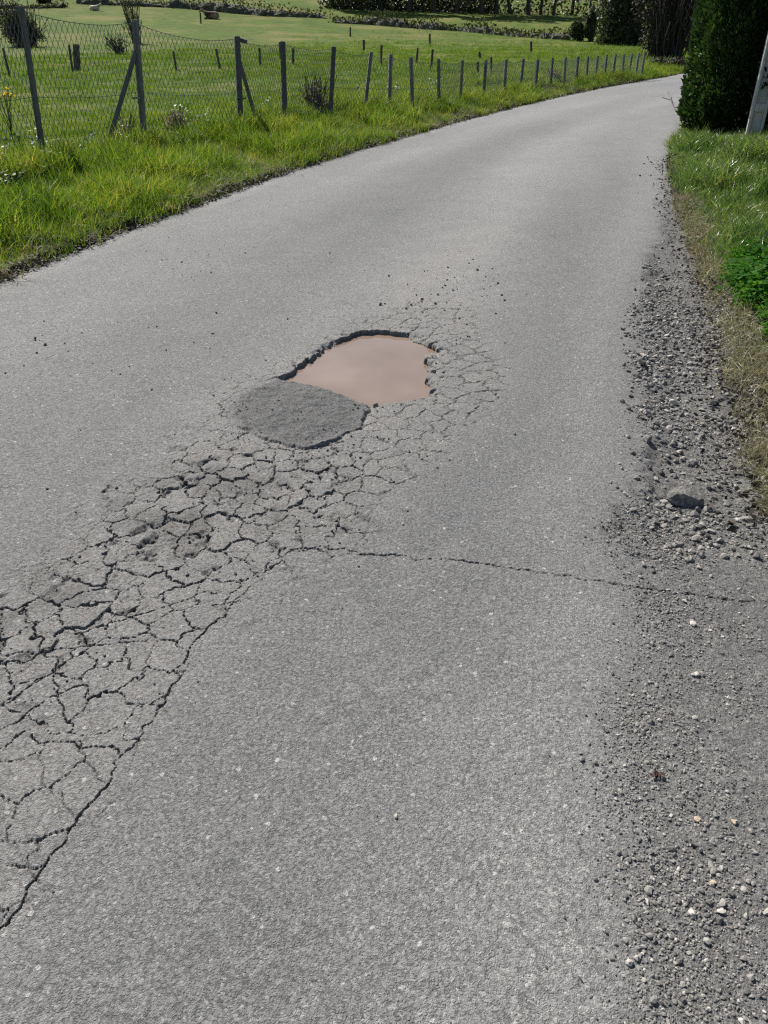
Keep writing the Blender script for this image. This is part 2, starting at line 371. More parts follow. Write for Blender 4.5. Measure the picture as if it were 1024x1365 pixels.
def road_height(x, y, s):
    """returns z, piece id (-1 road, -2 patch), masks (dust, shoulder, crack, patch)"""
    n = len(x); r = np.sqrt(x * x + y * y + 2.25)
    near = sst(12, 5, r)
    z = (fbm(x * .7, y * .7, 1, 3) - .5) * .022 * sst(22, 8, r) + (fbm(x * 5, y * 5, 2, 3) - .5) * .006 * near
    grain = (vn(x * 120, y * 120, 3) - .5) * .0012 + (fbm(x * 50, y * 50, 4, 3) - .5) * .0016
    pits = -.0016 * sst(.70, .85, fbm(x * 30 + 5, y * 30, 6, 2))
    z = z + (grain + pits) * near
    z = z - .02 * np.exp(-(((x - .45 * (y - 4) * .5 + .25) / .8) ** 2)) * sst(7, 4, y)      # sunken wheel path
    # shoulder: right of the bleached carriageway
    wob = (fbm(x * 3, y * 3, 9, 4) - .5) * .26 + (fbm(x * 14, y * 14, 10, 4) - .5) * .16
    e = x - xg(y) + wob
    sh = sst(-.06, .20, e) * sst(11, 7, y) * (.72 + .28 * sst(1.7, 2.3, y))
    inner = sst(1.9, 2.4, y)
    z = z - sst(.02, .22, e) * inner * sst(10, 6.5, y) * (.012 + .028 * fbm(x * 4, y * 4, 11, 3))
    z = z + sh * near * ((fbm(x * 22, y * 22, 12, 3) - .5) * .012)
    zb0 = z.copy(); dust = np.zeros(n); crack = np.zeros(n); pid = np.full(n, -1); patch = np.zeros(n)
    # alligator cracking
    wx = x + (fbm(x * 8, y * 8, 20, 3) - .5) * .095 + (fbm(x * 45, y * 45, 22, 2) - .5) * .026
    wy = y + (fbm(x * 8 + 31, y * 8, 21, 3) - .5) * .095 + (fbm(x * 45 + 9, y * 45, 23, 2) - .5) * .026
    box = (x > bbx[0] - .25) & (x < bbx[1] + .25) & (y > bby[0] - .25) & (y < bby[1] + .25)
    ii = np.nonzero(box)[0]
    if len(ii):
        sd = poly_sd(CRK, wx[ii], wy[ii]); dust[ii] = sst(-.22, .12, sd) * .9
        jj = ii[sd > -.12]; sdj = sd[sd > -.12]
        d1 = np.full(len(jj), 1e9); d2 = np.full(len(jj), 1e9); i1 = np.zeros(len(jj), int); i2 = np.zeros(len(jj), int)
        for a in range(0, len(jj), 30000):
            J = jj[a:a + 30000]
            D = (wx[J][:, None] - seeds[None, :, 0]) ** 2 + (wy[J][:, None] - seeds[None, :, 1]) ** 2
            m1 = D.argmin(1); k = np.arange(len(J)); v1 = D[k, m1]; D[k, m1] = 1e9; m2 = D.argmin(1)
            d1[a:a + 30000] = v1; d2[a:a + 30000] = D[k, m2]; i1[a:a + 30000] = m1; i2[a:a + 30000] = m2
        gapd = np.sqrt(((seeds[i1] - seeds[i2]) ** 2).sum(1)); ed = (d2 - d1) / (2 * gapd)
        lo = np.minimum(i1, i2); hi = np.maximum(i1, i2); er = hsh(lo.astype(float), hi.astype(float), 5)
        core = np.exp(-(((x[jj] + .62) / .62) ** 2 + ((y[jj] - 2.45) / .5) ** 2)) + .7 * np.exp(-(((x[jj] + 1.05) / .4) ** 2 + ((y[jj] - 1.75) / .35) ** 2))
        w = (.0008 + .0022 * er ** 3.2) * (.8 + .30 * core + 1.5 * np.exp(-(((x[jj] - .42) / .32) ** 2 + ((y[jj] - 3.7) / .75) ** 2))) * sst(-.05, .07, sdj) * (.35 + 1.3 * fbm(x[jj] * 12, y[jj] * 12, 24, 2))
        weff = np.maximum(w, .55 * s[jj]); amp = np.clip(w / weff, 0, 1) ** .5
        cr = (1 - sst(.25, 1.0, ed / weff)) * amp
        tilt = (hsh(i1.astype(float), i1 * 0.0, 31) - .5) * .006 * sst(0, .15, sdj) * (.4 + core)
        z[jj] += tilt - cr * (.011 + .010 * np.clip(core, 0, 1))
        crack[jj] = np.maximum(crack[jj], cr)
        # hairline crazing inside the worst pieces
        zone = np.clip(core, 0, 1); hh = np.nonzero(zone > .25)[0]; J = jj[hh]
        if len(J):
            e2 = np.full(len(J), 1e9); f1 = np.full(len(J), 1e9); f2 = np.full(len(J), 1e9); G = .052
            gx = np.floor(wx[J] / G); gy = np.floor(wy[J] / G)
            for ax in (-1, 0, 1):
                for ay in (-1, 0, 1):
                    qx = (gx + ax + .1 + .8 * hsh(gx + ax, gy + ay, 91)) * G; qy = (gy + ay + .1 + .8 * hsh(gx + ax, gy + ay, 92)) * G
                    d = np.hypot(wx[J] - qx, wy[J] - qy); nf = np.minimum(f1, d); f2 = np.where(d < f1, f1, np.minimum(f2, d)); f1 = nf
            w2 = np.maximum(.0012, .5 * s[J]); c2 = (1 - sst(0, 1, (f2 - f1) * .5 / w2)) * sst(.25, .6, zone[hh]) * sst(.40, .60, fbm(x[J] * 7, y[J] * 7, 93, 3)) * .55
            z[J] -= c2 * .007; crack[J] = np.maximum(crack[J], c2)
            # damp soil worked up between the pieces
            crack[J] = np.maximum(crack[J], .42 * sst(.3, .9, zone[hh]) * sst(.46, .66, fbm(x[J] * 9, y[J] * 9, 94, 4)))
        # crumbled joints
        sp = sst(.62, .78, fbm(x[jj] * 16, y[jj] * 16, 26, 3)) * sst(.035, .004, ed) * np.clip(core * 1.2, 0, 1)
        z[jj] -= sp * .012; crack[jj] = np.maximum(crack[jj], sp * .7)
        own = seed_sd[i1] > .03
        pid[jj] = np.where(own, i1, -1)
    # single long cracks
    for L, hw, dep in LINES:
        m = hw * 3 + .25
        b = np.nonzero((x > L[:, 0].min() - m) & (x < L[:, 0].max() + m) & (y > L[:, 1].min() - m) & (y < L[:, 1].max() + m))[0]
        if not len(b): continue
        hx = (fbm(x[b] * 28, y[b] * 28, 41, 3) - .5) * .036; hy = (fbm(x[b] * 28 + 7, y[b] * 28, 42, 3) - .5) * .036
        d, tt = line_d(L, x[b] + hx, y[b] + hy)
        w = hw * .36 * (.12 + 1.75 * fbm(x[b] * 10, y[b] * 10, 40, 3)) * sst(0, .04, tt) * sst(1.0, .93, tt)
        weff = np.maximum(w, .55 * s[b]); c = (1 - sst(0, 1.0, d / weff)) * np.clip(w / weff, 0, 1) ** .6
        z[b] -= c * dep * .75; crack[b] = np.maximum(crack[b], c)
        dust[b] = np.maximum(dust[b], .35 * sst(.06, 0, d))
    # pothole and patch
    b = np.nonzero((x > -1.3) & (x < .8) & (y > 2.4) & (y < 5.2))[0]
    if len(b):
        xb, yb = x[b], y[b]
        jx = (fbm(xb * 24, yb * 24, 50, 4) - .5) * .055; jy = (fbm(xb * 24 + 9, yb * 24, 51, 4) - .5) * .055
        sd = poly_sd(POT_D, xb + jx, yb + jy)
        fl = .085 + .03 * fbm(xb * 6, yb * 6, 52, 3)
        hole = sst(-.002, .013, sd) * fl
        chip = sst(-.05, 0.0, sd) * sst(.5, .66, fbm(xb * 18, yb * 18, 53, 3)) * .022
        sp = poly_sd(PAT, xb + jx * .8 + (fbm(xb * 6, yb * 6, 57, 2) - .5) * .07, yb + jy * .8 + (fbm(xb * 6 + 4, yb * 6, 58, 2) - .5) * .07)
        cx, cy = PAT.mean(0); ang = np.arctan2(yb - cy, xb - cx)
        sharp = .5 + .5 * np.cos(ang + math.radians(62))                   # lower right edge is a clean lip
        wdt = .012 + .07 * (1 - sharp) ** 1.5
        pin = sst(0, 1, sp / wdt)
        dome = (.010 + .004 * sst(0, .30, sp)) * pin
        ispat = (sp > -.004)
        z[b] = np.where(ispat, zb0[b] - .003 + pin * ((fbm(xb * 34, yb * 34, 55, 4) - .5) * .013 + (fbm(xb * 7, yb * 7, 56, 3) - .5) * .016) + dome, z[b] - chip)
        z[b] = z[b] - sst(.01, .0, sp) * sst(-.02, -.004, sp) * .004 * sharp
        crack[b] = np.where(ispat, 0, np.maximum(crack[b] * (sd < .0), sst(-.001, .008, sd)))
        # the patch runs down into the water on its far side
        z[b] = z[b] - np.where(ispat, sst(.02, .06, sd) * fl + sst(-.10, .03, sd) * .025, hole)
        patch[b] = np.where(ispat, .25 + .75 * sst(0, .05, sp), 0)
        pid[b] = np.where(ispat, -2, np.where(sd > .02, -1, pid[b]))
        dust[b] = np.maximum(dust[b], sst(-.5, .05, sd) * .8)
    dust = np.maximum(dust, 1.0 * np.exp(-(((x - .28 - .32 * (y - 5.2)) / .34) ** 2)) * sst(4.5, 4.9, y) * sst(8.0, 5.8, y))
    u = (x - xl(y)) / np.maximum(xr(y) - xl(y), .5)
    tone = .46 + .9 * (fbm(u * 5.0, y * .16 + 3, 60, 3) - .5) + .25 * (fbm(x * 2, y * 1.2, 61, 4) - .5)
    tone = tone + .34 * np.exp(-((x - xg(y) + .16) / .20) ** 2) * sst(12, 6, y) - .20 * np.exp(-((x - xg(y) + .72) / .34) ** 2) * sst(4.0, 2.2, y) - .30 * np.exp(-((u - .40) / .11) ** 2) * sst(5, 8, y) + .22 * np.exp(-((u - .62) / .10) ** 2) * sst(5, 8, y) + .3 * sst(.05, .02, u) + .30 * np.exp(-(((x - .22 - .32 * (y - 5.2)) / .36) ** 2)) * sst(4.5, 4.9, y) * sst(7.6, 5.8, y)
    return z, pid, np.column_stack([dust, sh, crack, patch]), np.clip(tone, 0, 1)

def build_road():
    k = .0021
    rows = list(np.arange(-9, .35, .35)); yv = .35
    while yv < 9.5: rows.append(yv); yv += k * math.sqrt(yv * yv + 2.25) * float(np.interp(yv, [.35, 1.0, 1.3, 4.4, 5.2, 7, 9], [1.1, 1.0, .72, .72, 1.0, 1.5, 2.2]))
    while yv < 60: rows.append(yv); yv += .011 * yv
    rows = np.array(rows); nf = 600
    r = np.sqrt(rows ** 2 + 2.25)
    a = np.maximum(-.60 * r, xl(rows) - .03); b = np.minimum(.60 * r, xr(rows) + .03)
    bad = b - a < .8
    a = np.where(rows < .35, -.95, a); b = np.where(rows < .35, .95, b)
    tt = np.linspace(0, 1, 2000); dn = np.interp(tt, [0, .06, .14, .60, .70, 1], [.6, .9, 1.5, 1.5, .75, .55]); cd = np.cumsum(dn); t = np.interp(np.linspace(cd[0], cd[-1], nf), cd, tt); t[0] = 0; t[-1] = 1
    q = np.linspace(0, 1, 12)[:-1]
    XL = (xl(rows) - .45)[:, None] + (a - xl(rows) + .45)[:, None] * q[None]
    XF = a[:, None] + (b - a)[:, None] * t[None]
    XR = b[:, None] + (xr(rows) + .45 - b)[:, None] * (np.linspace(0, 1, 12)[1:])[None]
    X = np.hstack([XL, XF, XR]); Y = np.repeat(rows[:, None], X.shape[1], 1)
    R, C = X.shape
    dx = np.gradient(X, axis=1)[:, :]; dy = np.gradient(rows)[:, None] * np.ones_like(X); s = np.maximum(np.abs(dx), dy)
    # break up the regular lattice a little
    fx = np.zeros_like(X); fx[1:-1, 1:-1] = rng.uniform(-.22, .22, (R - 2, C - 2)); fy = np.zeros_like(X); fy[1:-1, 1:-1] = rng.uniform(-.22, .22, (R - 2, C - 2))
    X = X + fx * dx; Y = Y + fy * np.minimum(dy, np.abs(dx)) * sst(14, 9, Y)
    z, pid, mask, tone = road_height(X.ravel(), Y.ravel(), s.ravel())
    Z = z.reshape(R, C)
    V = np.column_stack([X.ravel(), Y.ravel(), z])
    # vertex normals of the whole sheet, so that neighbouring pieces shade alike
    Pg = V.reshape(R, C, 3); du = np.gradient(Pg, axis=1); dv = np.gradient(Pg, axis=0)
    N = np.cross(du, dv); N /= np.linalg.norm(N, axis=2, keepdims=True) + 1e-12; N = N.reshape(-1, 3)
    idx = np.arange(R * C).reshape(R, C)
    Fq = np.stack([idx[:-1, :-1], idx[:-1, 1:], idx[1:, 1:], idx[1:, :-1]], -1).reshape(-1, 4)
    fid = pid[Fq[:, 0]]
    def sub(sel):
        f = Fq[sel]; u, inv = np.unique(f.ravel(), return_inverse=True)
        return V[u], inv.reshape(-1, 4), N[u], {'mask': mask[u], 'tone': np.repeat(tone[u][:, None], 4, 1)}
    ids, cnt = np.unique(fid, return_counts=True)
    small = ids[(ids >= 0) & (cnt < 40)]
    fid[np.isin(fid, small)] = -1
    good = np.array([(c, i) for i, c in zip(ids, cnt) if i >= 0 and c >= 40])
    good = good[np.argsort(-good[:, 0] * 1.0)]
    if len(good) > 300: fid[np.isin(fid, good[300:, 1])] = -3
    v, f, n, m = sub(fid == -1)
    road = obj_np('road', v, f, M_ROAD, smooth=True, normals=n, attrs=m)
    tag(road, 'worn grey asphalt country lane with a pothole, cracks and a gritty shoulder', 'road', kind='structure')
    v, f, n, m = sub(fid == -2)
    p = obj_np('asphalt_patch', v, f, M_ROAD, road, smooth=True, normals=n, attrs=m)
    p['label'] = 'rounded dark asphalt repair patch in front of the puddle'
    if (fid == -3).any():
        v, f, n, m = sub(fid == -3); obj_np('small_asphalt_pieces', v, f, M_ROAD, road, smooth=True, normals=n, attrs=m)['kind'] = 'stuff'
    order = np.argsort(fid, kind='stable'); sf = fid[order]
    for i in ids[(ids >= 0)]:
        lo, hi = np.searchsorted(sf, i), np.searchsorted(sf, i, 'right')
        if hi <= lo: continue
        v, f, n, m = sub(order[lo:hi])
        obj_np('asphalt_piece', v, f, M_ROAD, road, smooth=True, normals=n, attrs=m)
    return road
ROAD = build_road()
def road_z(x, y):
    x = np.atleast_1d(np.asarray(x, float)); y = np.atleast_1d(np.asarray(y, float))
    return road_height(x, y, np.full(len(x), .006))[0]

# puddle
c0 = POT_D.mean(0); dirs = POT_D - c0; ln = np.linalg.norm(dirs, axis=1, keepdims=True)
outer = c0 + dirs * (1 + .05 / ln)
V = np.column_stack([outer, np.full(len(outer), -.040)]); n = len(outer); Fc = np.arange(n)[None]
pud = obj_np('puddle', V, Fc, M_WATER)
tag(pud, 'shallow puddle of muddy brown water filling the pothole', 'puddle', kind='structure')

# ------------------------------------------------------------------ fields and verges
def build_ground():
    rows = np.concatenate([np.arange(-9, 2, .5), np.arange(2, 14, .12), np.arange(14, 34, .3), np.arange(34, 90, 1.0), np.geomspace(90, 260, 60)])
    offs = np.concatenate([[-.02, .0, .03, .06, .1, .15, .22, .3, .4, .55, .7, .9, 1.15, 1.4, 1.7, 2, 2.4, 2.8, 3.3, 3.8, 4.4, 5, 5.7, 6.5, 7.5, 9], np.geomspace(10.5, 330, 46)])
    for nm, edge, sg, lab, yend in (('field', xl, -1, 'green pasture and grass verge beside the lane', 260), ('verge', xr, 1, 'grassy verge on the side of the conifer hedge', 90)):
        rr = rows[rows <= yend]
        wob = (fbm(rr * 2.2, rr * 0, 60 + sg, 4) - .5) * .22 * sst(40, 20, rr) + (fbm(rr * 11, rr * 0, 62 + sg, 2) - .5) * .07 * sst(15, 8, rr)
        X = (edge(rr) + sg * wob)[:, None] + sg * offs[None]; Y = np.repeat(rr[:, None], len(offs), 1)
        Z = terrain(X, Y)
        lip = np.clip(offs / .12, 0, 1)[None]
        Z = np.where(offs[None] < .16, np.maximum(Z, .006) * lip + (1 - lip) * -.03, Z) + .0 * X
        R, C = X.shape; idx = np.arange(R * C).reshape(R, C)
        Fq = np.stack([idx[:-1, :-1], idx[:-1, 1:], idx[1:, 1:], idx[1:, :-1]], -1).reshape(-1, 4)
        if sg < 0: Fq = Fq[:, ::-1]
        soil = np.repeat((sst(.28, .08, offs) if sg < 0 else sst(.26, .08, offs))[None], R, 0)
        m = np.column_stack([soil.ravel(), np.zeros(R * C), np.zeros(R * C), np.ones(R * C)])
        o = obj_np(nm, np.column_stack([X.ravel(), Y.ravel(), Z.ravel()]), Fq, M_SOIL, smooth=True, attrs={'mask': m})
        tag(o, lab, 'field' if sg < 0 else 'verge', kind='structure')
build_ground()

# ------------------------------------------------------------------ grass (instances of a few tufts)
def blade_mesh(name, mat, nb, h, w, spread, lean, segs=3, seed=0):
    r = np.random.default_rng(seed); V = []; Fc = []
    for _ in range(nb):
        a = r.uniform(0, 2 * math.pi); hh = h * r.uniform(.45, 1.15); ww = w * r.uniform(.7, 1.3)
        bx, by = r.normal(0, spread, 2); la = r.uniform(0, 2 * math.pi); L = lean * r.uniform(.2, 1.4)
        base = len(V)
        for k in range(segs + 1):
            t = k / segs; wd = ww * (1 - t ** 1.6) * .5 + .0004
            cx = bx + math.cos(la) * L * hh * t * t; cy = by + math.sin(la) * L * hh * t * t; cz = hh * t * (1 - .35 * L * t)
            V.append((cx - math.cos(a) * wd, cy - math.sin(a) * wd, cz)); V.append((cx + math.cos(a) * wd, cy + math.sin(a) * wd, cz))
        for k in range(segs):
            i = base + 2 * k; Fc.append((i, i + 1, i + 3, i + 2))
    return bpy.data.objects.new(name, mesh_np(name, np.array(V), np.array(Fc), mat, smooth=True))
def leafy_mesh(name, mat, n, h, size, seed=0):
    r = np.random.default_rng(seed); V = []; Fc = []
    for _ in range(n):
        a = r.uniform(0, 2 * math.pi); rad = h * .55 * math.sqrt(r.uniform()); z = h * (.35 + .65 * r.uniform()) * (1 - .3 * (rad / (h * .55)) ** 2)
        p = np.array([math.cos(a) * rad, math.sin(a) * rad, z]); s = size * r.uniform(.6, 1.3)
        u = np.array([math.cos(a), math.sin(a), r.uniform(-.2, .5)]); u /= np.linalg.norm(u); v = np.cross(u, [0, 0, 1]); v /= np.linalg.norm(v); v = v + np.array([0, 0, r.normal(0, .35)])
        b = len(V); V += [tuple(p - u * s * .5), tuple(p + v * s * .42), tuple(p + u * s * .6), tuple(p - v * s * .42)]; Fc.append((b, b + 1, b + 2, b + 3))
    return bpy.data.objects.new(name, mesh_np(name, np.array(V), np.array(Fc), mat))
def gn_scatter(name, pts, scale, kinds, lab, cat, seed=0, tilt=.15):
    """one stuff object: tufts instanced on points"""
    r = np.random.default_rng(seed); n = len(pts)
    me = bpy.data.meshes.new(name); me.vertices.add(n); me.vertices.foreach_set('co', np.asarray(pts, np.float32).ravel())
    a = me.attributes.new('sc', 'FLOAT', 'POINT'); a.data.foreach_set('value', np.asarray(scale, np.float32))
    rot = np.column_stack([r.normal(0, tilt, n), r.normal(0, tilt, n), r.uniform(0, 6.283, n)]).astype(np.float32)
    a = me.attributes.new('rot', 'FLOAT_VECTOR', 'POINT'); a.data.foreach_set('vector', rot.ravel())
    a = me.attributes.new('idx', 'INT', 'POINT'); a.data.foreach_set('value', r.integers(0, len(kinds), n).astype(np.int32))
    o = link(bpy.data.objects.new(name, me))
    c = bpy.data.collections.new(name + '_kinds')
    for kobj in kinds: c.objects.link(kobj)
    g = bpy.data.node_groups.new(name, 'GeometryNodeTree')
    g.interface.new_socket('Geometry', in_out='INPUT', socket_type='NodeSocketGeometry'); g.interface.new_socket('Geometry', in_out='OUTPUT', socket_type='NodeSocketGeometry')
    N = g.nodes; L = g.links
    gi = N.new('NodeGroupInput'); go = N.new('NodeGroupOutput'); ci = N.new('GeometryNodeCollectionInfo'); ci.inputs['Collection'].default_value = c
    ci.inputs['Separate Children'].default_value = True; ci.inputs['Reset Children'].default_value = True
    ip = N.new('GeometryNodeInstanceOnPoints'); ip.inputs['Pick Instance'].default_value = True
    def attr(nm, ty):
        q = N.new('GeometryNodeInputNamedAttribute'); q.data_type = ty; q.inputs['Name'].default_value = nm; return q.outputs['Attribute']
    e2r = N.new('FunctionNodeEulerToRotation'); L.new(attr('rot', 'FLOAT_VECTOR'), e2r.inputs[0])
    L.new(gi.outputs[0], ip.inputs['Points']); L.new(ci.outputs[0], ip.inputs['Instance']); L.new(attr('idx', 'INT'), ip.inputs['Instance Index'])
    L.new(e2r.outputs[0], ip.inputs['Rotation']); L.new(attr('sc', 'FLOAT'), ip.inputs['Scale']); L.new(ip.outputs[0], go.inputs[0])
    md = o.modifiers.new('scatter', 'NODES'); md.node_group = g
    return tag(o, lab, cat, kind='stuff')

tall = [blade_mesh('tuft', M_GRASS, 13, .27, .0085, .045, .55, 3, 100 + i) for i in range(5)]
tallR = [blade_mesh('tuft', M_GRASS_R, 13, .25, .0085, .05, .7, 3, 120 + i) for i in range(5)]
short = [blade_mesh('tuft', M_PASTURE, 12, .10, .010, .07, .5, 2, 140 + i) for i in range(4)]
straw = [blade_mesh('straw_tuft', M_STRAW, 11, .17, .0055, .06, 1.3, 3, 160 + i) for i in range(4)]
parsley = [leafy_mesh('leaf_tuft', M_PARSLEY, 90, .15 + .03 * i, .024 + .004 * i, 180 + i) for i in range(4)]

# left verge: tall grass from the road lip to behind the fence
def left_points(n, y0, y1, d0, d1, pw=1.0):
    y = y0 + (y1 - y0) * rng.uniform(0, 1, n) ** pw; d = rng.uniform(d0, d1, n); x = xl(y) - d
    return x, y, d
x, y, d = left_points(60000, 3.5, 31, .01, 5.6, 1.25)
clump = fbm(x * 1.3, y * 1.3, 70, 3)
k = rng.uniform(0, 1, len(x)) < (.5 + .5 * sst(.02, .4, d)) * (.45 + .9 * clump)
x, y, d, clump = x[k], y[k], d[k], clump[k]
sc = (.40 + .80 * sst(.3, .72, clump)) * (.52 + .48 * sst(.05, .7, d)) * (1 - .45 * sst(2.0, 4.2, d)) * rng.uniform(.65, 1.2, len(x)) * (1 + .004 * y)
gn_scatter('grass', np.column_stack([x, y, terrain(x, y) - .01]), sc, tall, 'tall bright green grass on the verge below the wire fence', 'grass', 1)
dock = [leafy_mesh('broad_leaf_tuft', M_DOCK, 30, .15 + .03 * i, .034, 190 + i) for i in range(3)]
x, y, d = left_points(800, 7, 26, 1.9, 4.4, 1.3); k = rng.uniform(0, 1, len(x)) < sst(.40, .62, fbm(x * 1.1, y * 1.1, 76, 3)); x, y = x[k], y[k]
gn_scatter('broad_leaved_weeds', np.column_stack([x, y, terrain(x, y)]), rng.uniform(.6, 1.4, len(x)), dock, 'shiny broad-leaved weeds in the grass along the fence foot', 'weeds', 9, .3)
# pasture behind: short sward
n = 60000; y = 6 + 74 * rng.uniform(0, 1, n) ** 1.15; x = xl(y) - 4.6 - rng.uniform(0, 1, n) ** 1.1 * (10 + .62 * y)
clump = fbm(x * .8, y * .8, 71, 3); k = rng.uniform(0, 1, n) < (.35 + .7 * clump) * sst(80, 45, y); x, y, clump = x[k], y[k], clump[k]
gn_scatter('pasture_grass', np.column_stack([x, y, terrain(x, y) - .01]), (.45 + .7 * clump) * (1 + .010 * y) * rng.uniform(.7, 1.3, len(x)), short, 'short grazed grass of the pasture behind the wire fence', 'grass', 2)
# rough clumps that cattle leave standing
n = 5200; y = 22 + 95 * rng.uniform(0, 1, n) ** .9; x = xl(y) - 5 - rng.uniform(0, 1, n) * (12 + .75 * y)
clump = fbm(x * .22, y * .16, 75, 4); k = rng.uniform(0, 1, n) < sst(.42, .68, clump); x, y = x[k], y[k]
gn_scatter('rough_tussocks', np.column_stack([x, y, terrain(x, y) - .02]), rng.uniform(1.0, 2.6, len(x)), short, 'rough ungrazed tussocks dotted over the sloping pasture', 'grass', 8)
# right verge
n = 40000; y = 2.2 + 14 * rng.uniform(0, 1, n) ** 1.1; d = rng.uniform(.06, 5.0, n); x = xr(y) + d
clump = fbm(x * 1.5, y * 1.5, 72, 3)
k = rng.uniform(0, 1, n) < sst(.0, .35, d) * (.4 + .9 * clump) * (.60 + .40 * sst(4.0, 5.6, y)) * np.where(d > .22, 1, sst(3.6, 5.5, y) * .6 + .4)
x, y, d, clump = x[k], y[k], d[k], clump[k]
gn_scatter('verge_grass', np.column_stack([x, y, terrain(x, y) - .01]), (.5 + .85 * sst(.3, .7, clump)) * (.45 + .55 * sst(.0, .6, d)) * (.55 + .45 * sst(4, 7, y)) * rng.uniform(.7, 1.2, len(x)), tallR, 'glossy leaning grass on the verge in front of the conifer hedge', 'grass', 3, .25)
# dry grass at the gravel's edge
n = 2400; y = 2.1 + 6 * rng.uniform(0, 1, n) ** 1.8; d = np.abs(rng.normal(.08, .11, n)); x = xr(y) + d + .02
clump = fbm(x * 3, y * 3, 73, 3); k = (rng.uniform(0, 1, n) < .25 + .8 * sst(.35, .65, clump)) ; x, y, d = x[k], y[k], d[k]
gn_scatter('dry_grass', np.column_stack([x, y, terrain(x, y) - .012]), .28 + .45 * rng.uniform(0, 1, len(x)), straw, 'flattened straw coloured dry grass between gravel and verge', 'grass', 4, .6)
x, y, d = left_points(5200, 3.5, 26, .0, 2.6, 1.5); k = rng.uniform(0, 1, len(x)) < sst(2.6, .1, d) * .8; x, y, d = x[k], y[k], d[k]
gn_scatter('dry_stalks', np.column_stack([x, y, terrain(x, y) - .012]), .4 + .7 * rng.uniform(0, 1, len(x)), straw, 'scattered dry stalks among the green grass by the fence', 'grass', 5, .4)

# leaf litter along the left road lip
def card_mesh(P, size, r, flat=.5):
    n = len(P); u = r.normal(0, 1, (n, 3)); u[:, 2] *= flat; u /= np.linalg.norm(u, axis=1, keepdims=True)
    w = r.normal(0, 1, (n, 3)); w[:, 2] *= flat; v = np.cross(u, w); v = np.cross(v, u); v /= np.linalg.norm(v, axis=1, keepdims=True) + 1e-9
    s = (size * r.uniform(.5, 1.4, n))[:, None] if np.ndim(size) == 0 else (size * r.uniform(.6, 1.3, n))[:, None]
    V = np.stack([P - u * s * .5, P + v * s * .32, P + u * s * .5, P - v * s * .32], 1).reshape(-1, 3)
    return V, np.arange(4 * n).reshape(-1, 4)
n = 6000; y = 3.4 + 26 * rng.uniform(0, 1, n) ** 1.6; d = rng.normal(.05, .04, n); x = xl(y) - d
P = np.column_stack([x, y, np.maximum(terrain(x, y), 0) + rng.uniform(0, .03, n)])
V, Fc = card_mesh(P, .03, rng, .6)
tag(obj_np('leaf_litter', V, Fc, M_LITTER), 'dark dead leaf litter along the grassy road edge', 'leaf litter', kind='stuff')
n = 5200; y = 2.0 + 9 * rng.uniform(0, 1, n) ** 1.5; d = rng.normal(.12, .14, n); x = xr(y) + d
P = np.column_stack([x, y, np.maximum(terrain(x, y), -.01) + rng.uniform(0, .02, n)]); V, Fc = card_mesh(P, .026, rng, .5)
tag(obj_np('edge_litter', V, Fc, M_LITTER), 'brown dead leaves and clippings between gravel and grass', 'leaf litter', kind='stuff')
# low green leafy plant
cp = gp(1012, 392, .1)
n = 230; a = rng.uniform(0, 6.283, n); rr = np.sqrt(rng.uniform(0, 1, n)); x = cp[0] + .22 + np.cos(a) * rr * .34; y = cp[1] - .12 + np.sin(a) * rr * .92
x = np.maximum(x, xr(y) + .22)
gn_scatter('ground_cover', np.column_stack([x, y, terrain(x, y) - .02]), rng.uniform(.35, 1.25, n), parsley, 'lush bright green low leafy plants beside the gravel edge', 'plant', 6, .2)

# ------------------------------------------------------------------ loose stones
def ico(sub=0):
    bm = bmesh.new(); bmesh.ops.create_icosphere(bm, subdivisions=sub + 1, radius=1)
    V = np.array([v.co[:] for v in bm.verts]); Fc = np.array([[v.index for v in f.verts] for f in bm.faces]); bm.free(); return V, Fc
IV, IF = ico(0); JV, JF = ico(2)
def stones(P, size, r, flat=(.45, .85)):
    """many angular stones as one array"""
    n = len(P); m = len(IV)
    B = IV[None] * (1 + r.uniform(-.33, .33, (n, m, 1)))
    S = np.stack([r.uniform(.75, 1.35, n), r.uniform(.6, 1.0, n), r.uniform(*flat, n)], 1)
    B = B * S[:, None] * (size * .5)[:, None, None]
    a = r.uniform(0, 6.283, n); c, s = np.cos(a)[:, None], np.sin(a)[:, None]
    X = B[..., 0] * c - B[..., 1] * s; Y = B[..., 0] * s + B[..., 1] * c
    tl = r.normal(0, .25, n)[:, None]
    V = np.stack([X, Y, B[..., 2] + X * tl], -1) + P[:, None]
    return V.reshape(-1, 3), (IF[None] + (np.arange(n) * m)[:, None, None]).reshape(-1, 3)
def scatter_stones(n, y0, y1, dens, szf):
    y = rng.uniform(y0, y1, n); x = xg(y) - .2 + rng.uniform(0, 1, n) * np.minimum(1.5, .3 + .25 * y + .6)
    e = x - xg(y); k = (rng.uniform(0, 1, n) < dens(x, y, e)) & (x < xr(y) + .12) & (x < .66 * np.sqrt(y * y + 2.25) + .3)
    x, y = x[k], y[k]; s = szf(x, y, rng.uniform(0, 1, len(x)))
    return x, y, s
n1 = lambda x, y: fbm(x * 4.5, y * 4.5, 80, 4)
# heap of coarse gravel
xa, ya, sa = scatter_stones(56000, 2.0, 6.4, lambda x, y, e: sst(-.06, .16, e + .12 * (n1(x, y) - .5)) * (.25 + .75 * sst(.32, .56, n1(x, y))) * sst(1.7, 2.5, y) * sst(6.4, 4.0, y) * sst(1.05, .75, x - xg(y)),
                           lambda x, y, u: .0044 + .020 * u ** 9 + .006 * u)
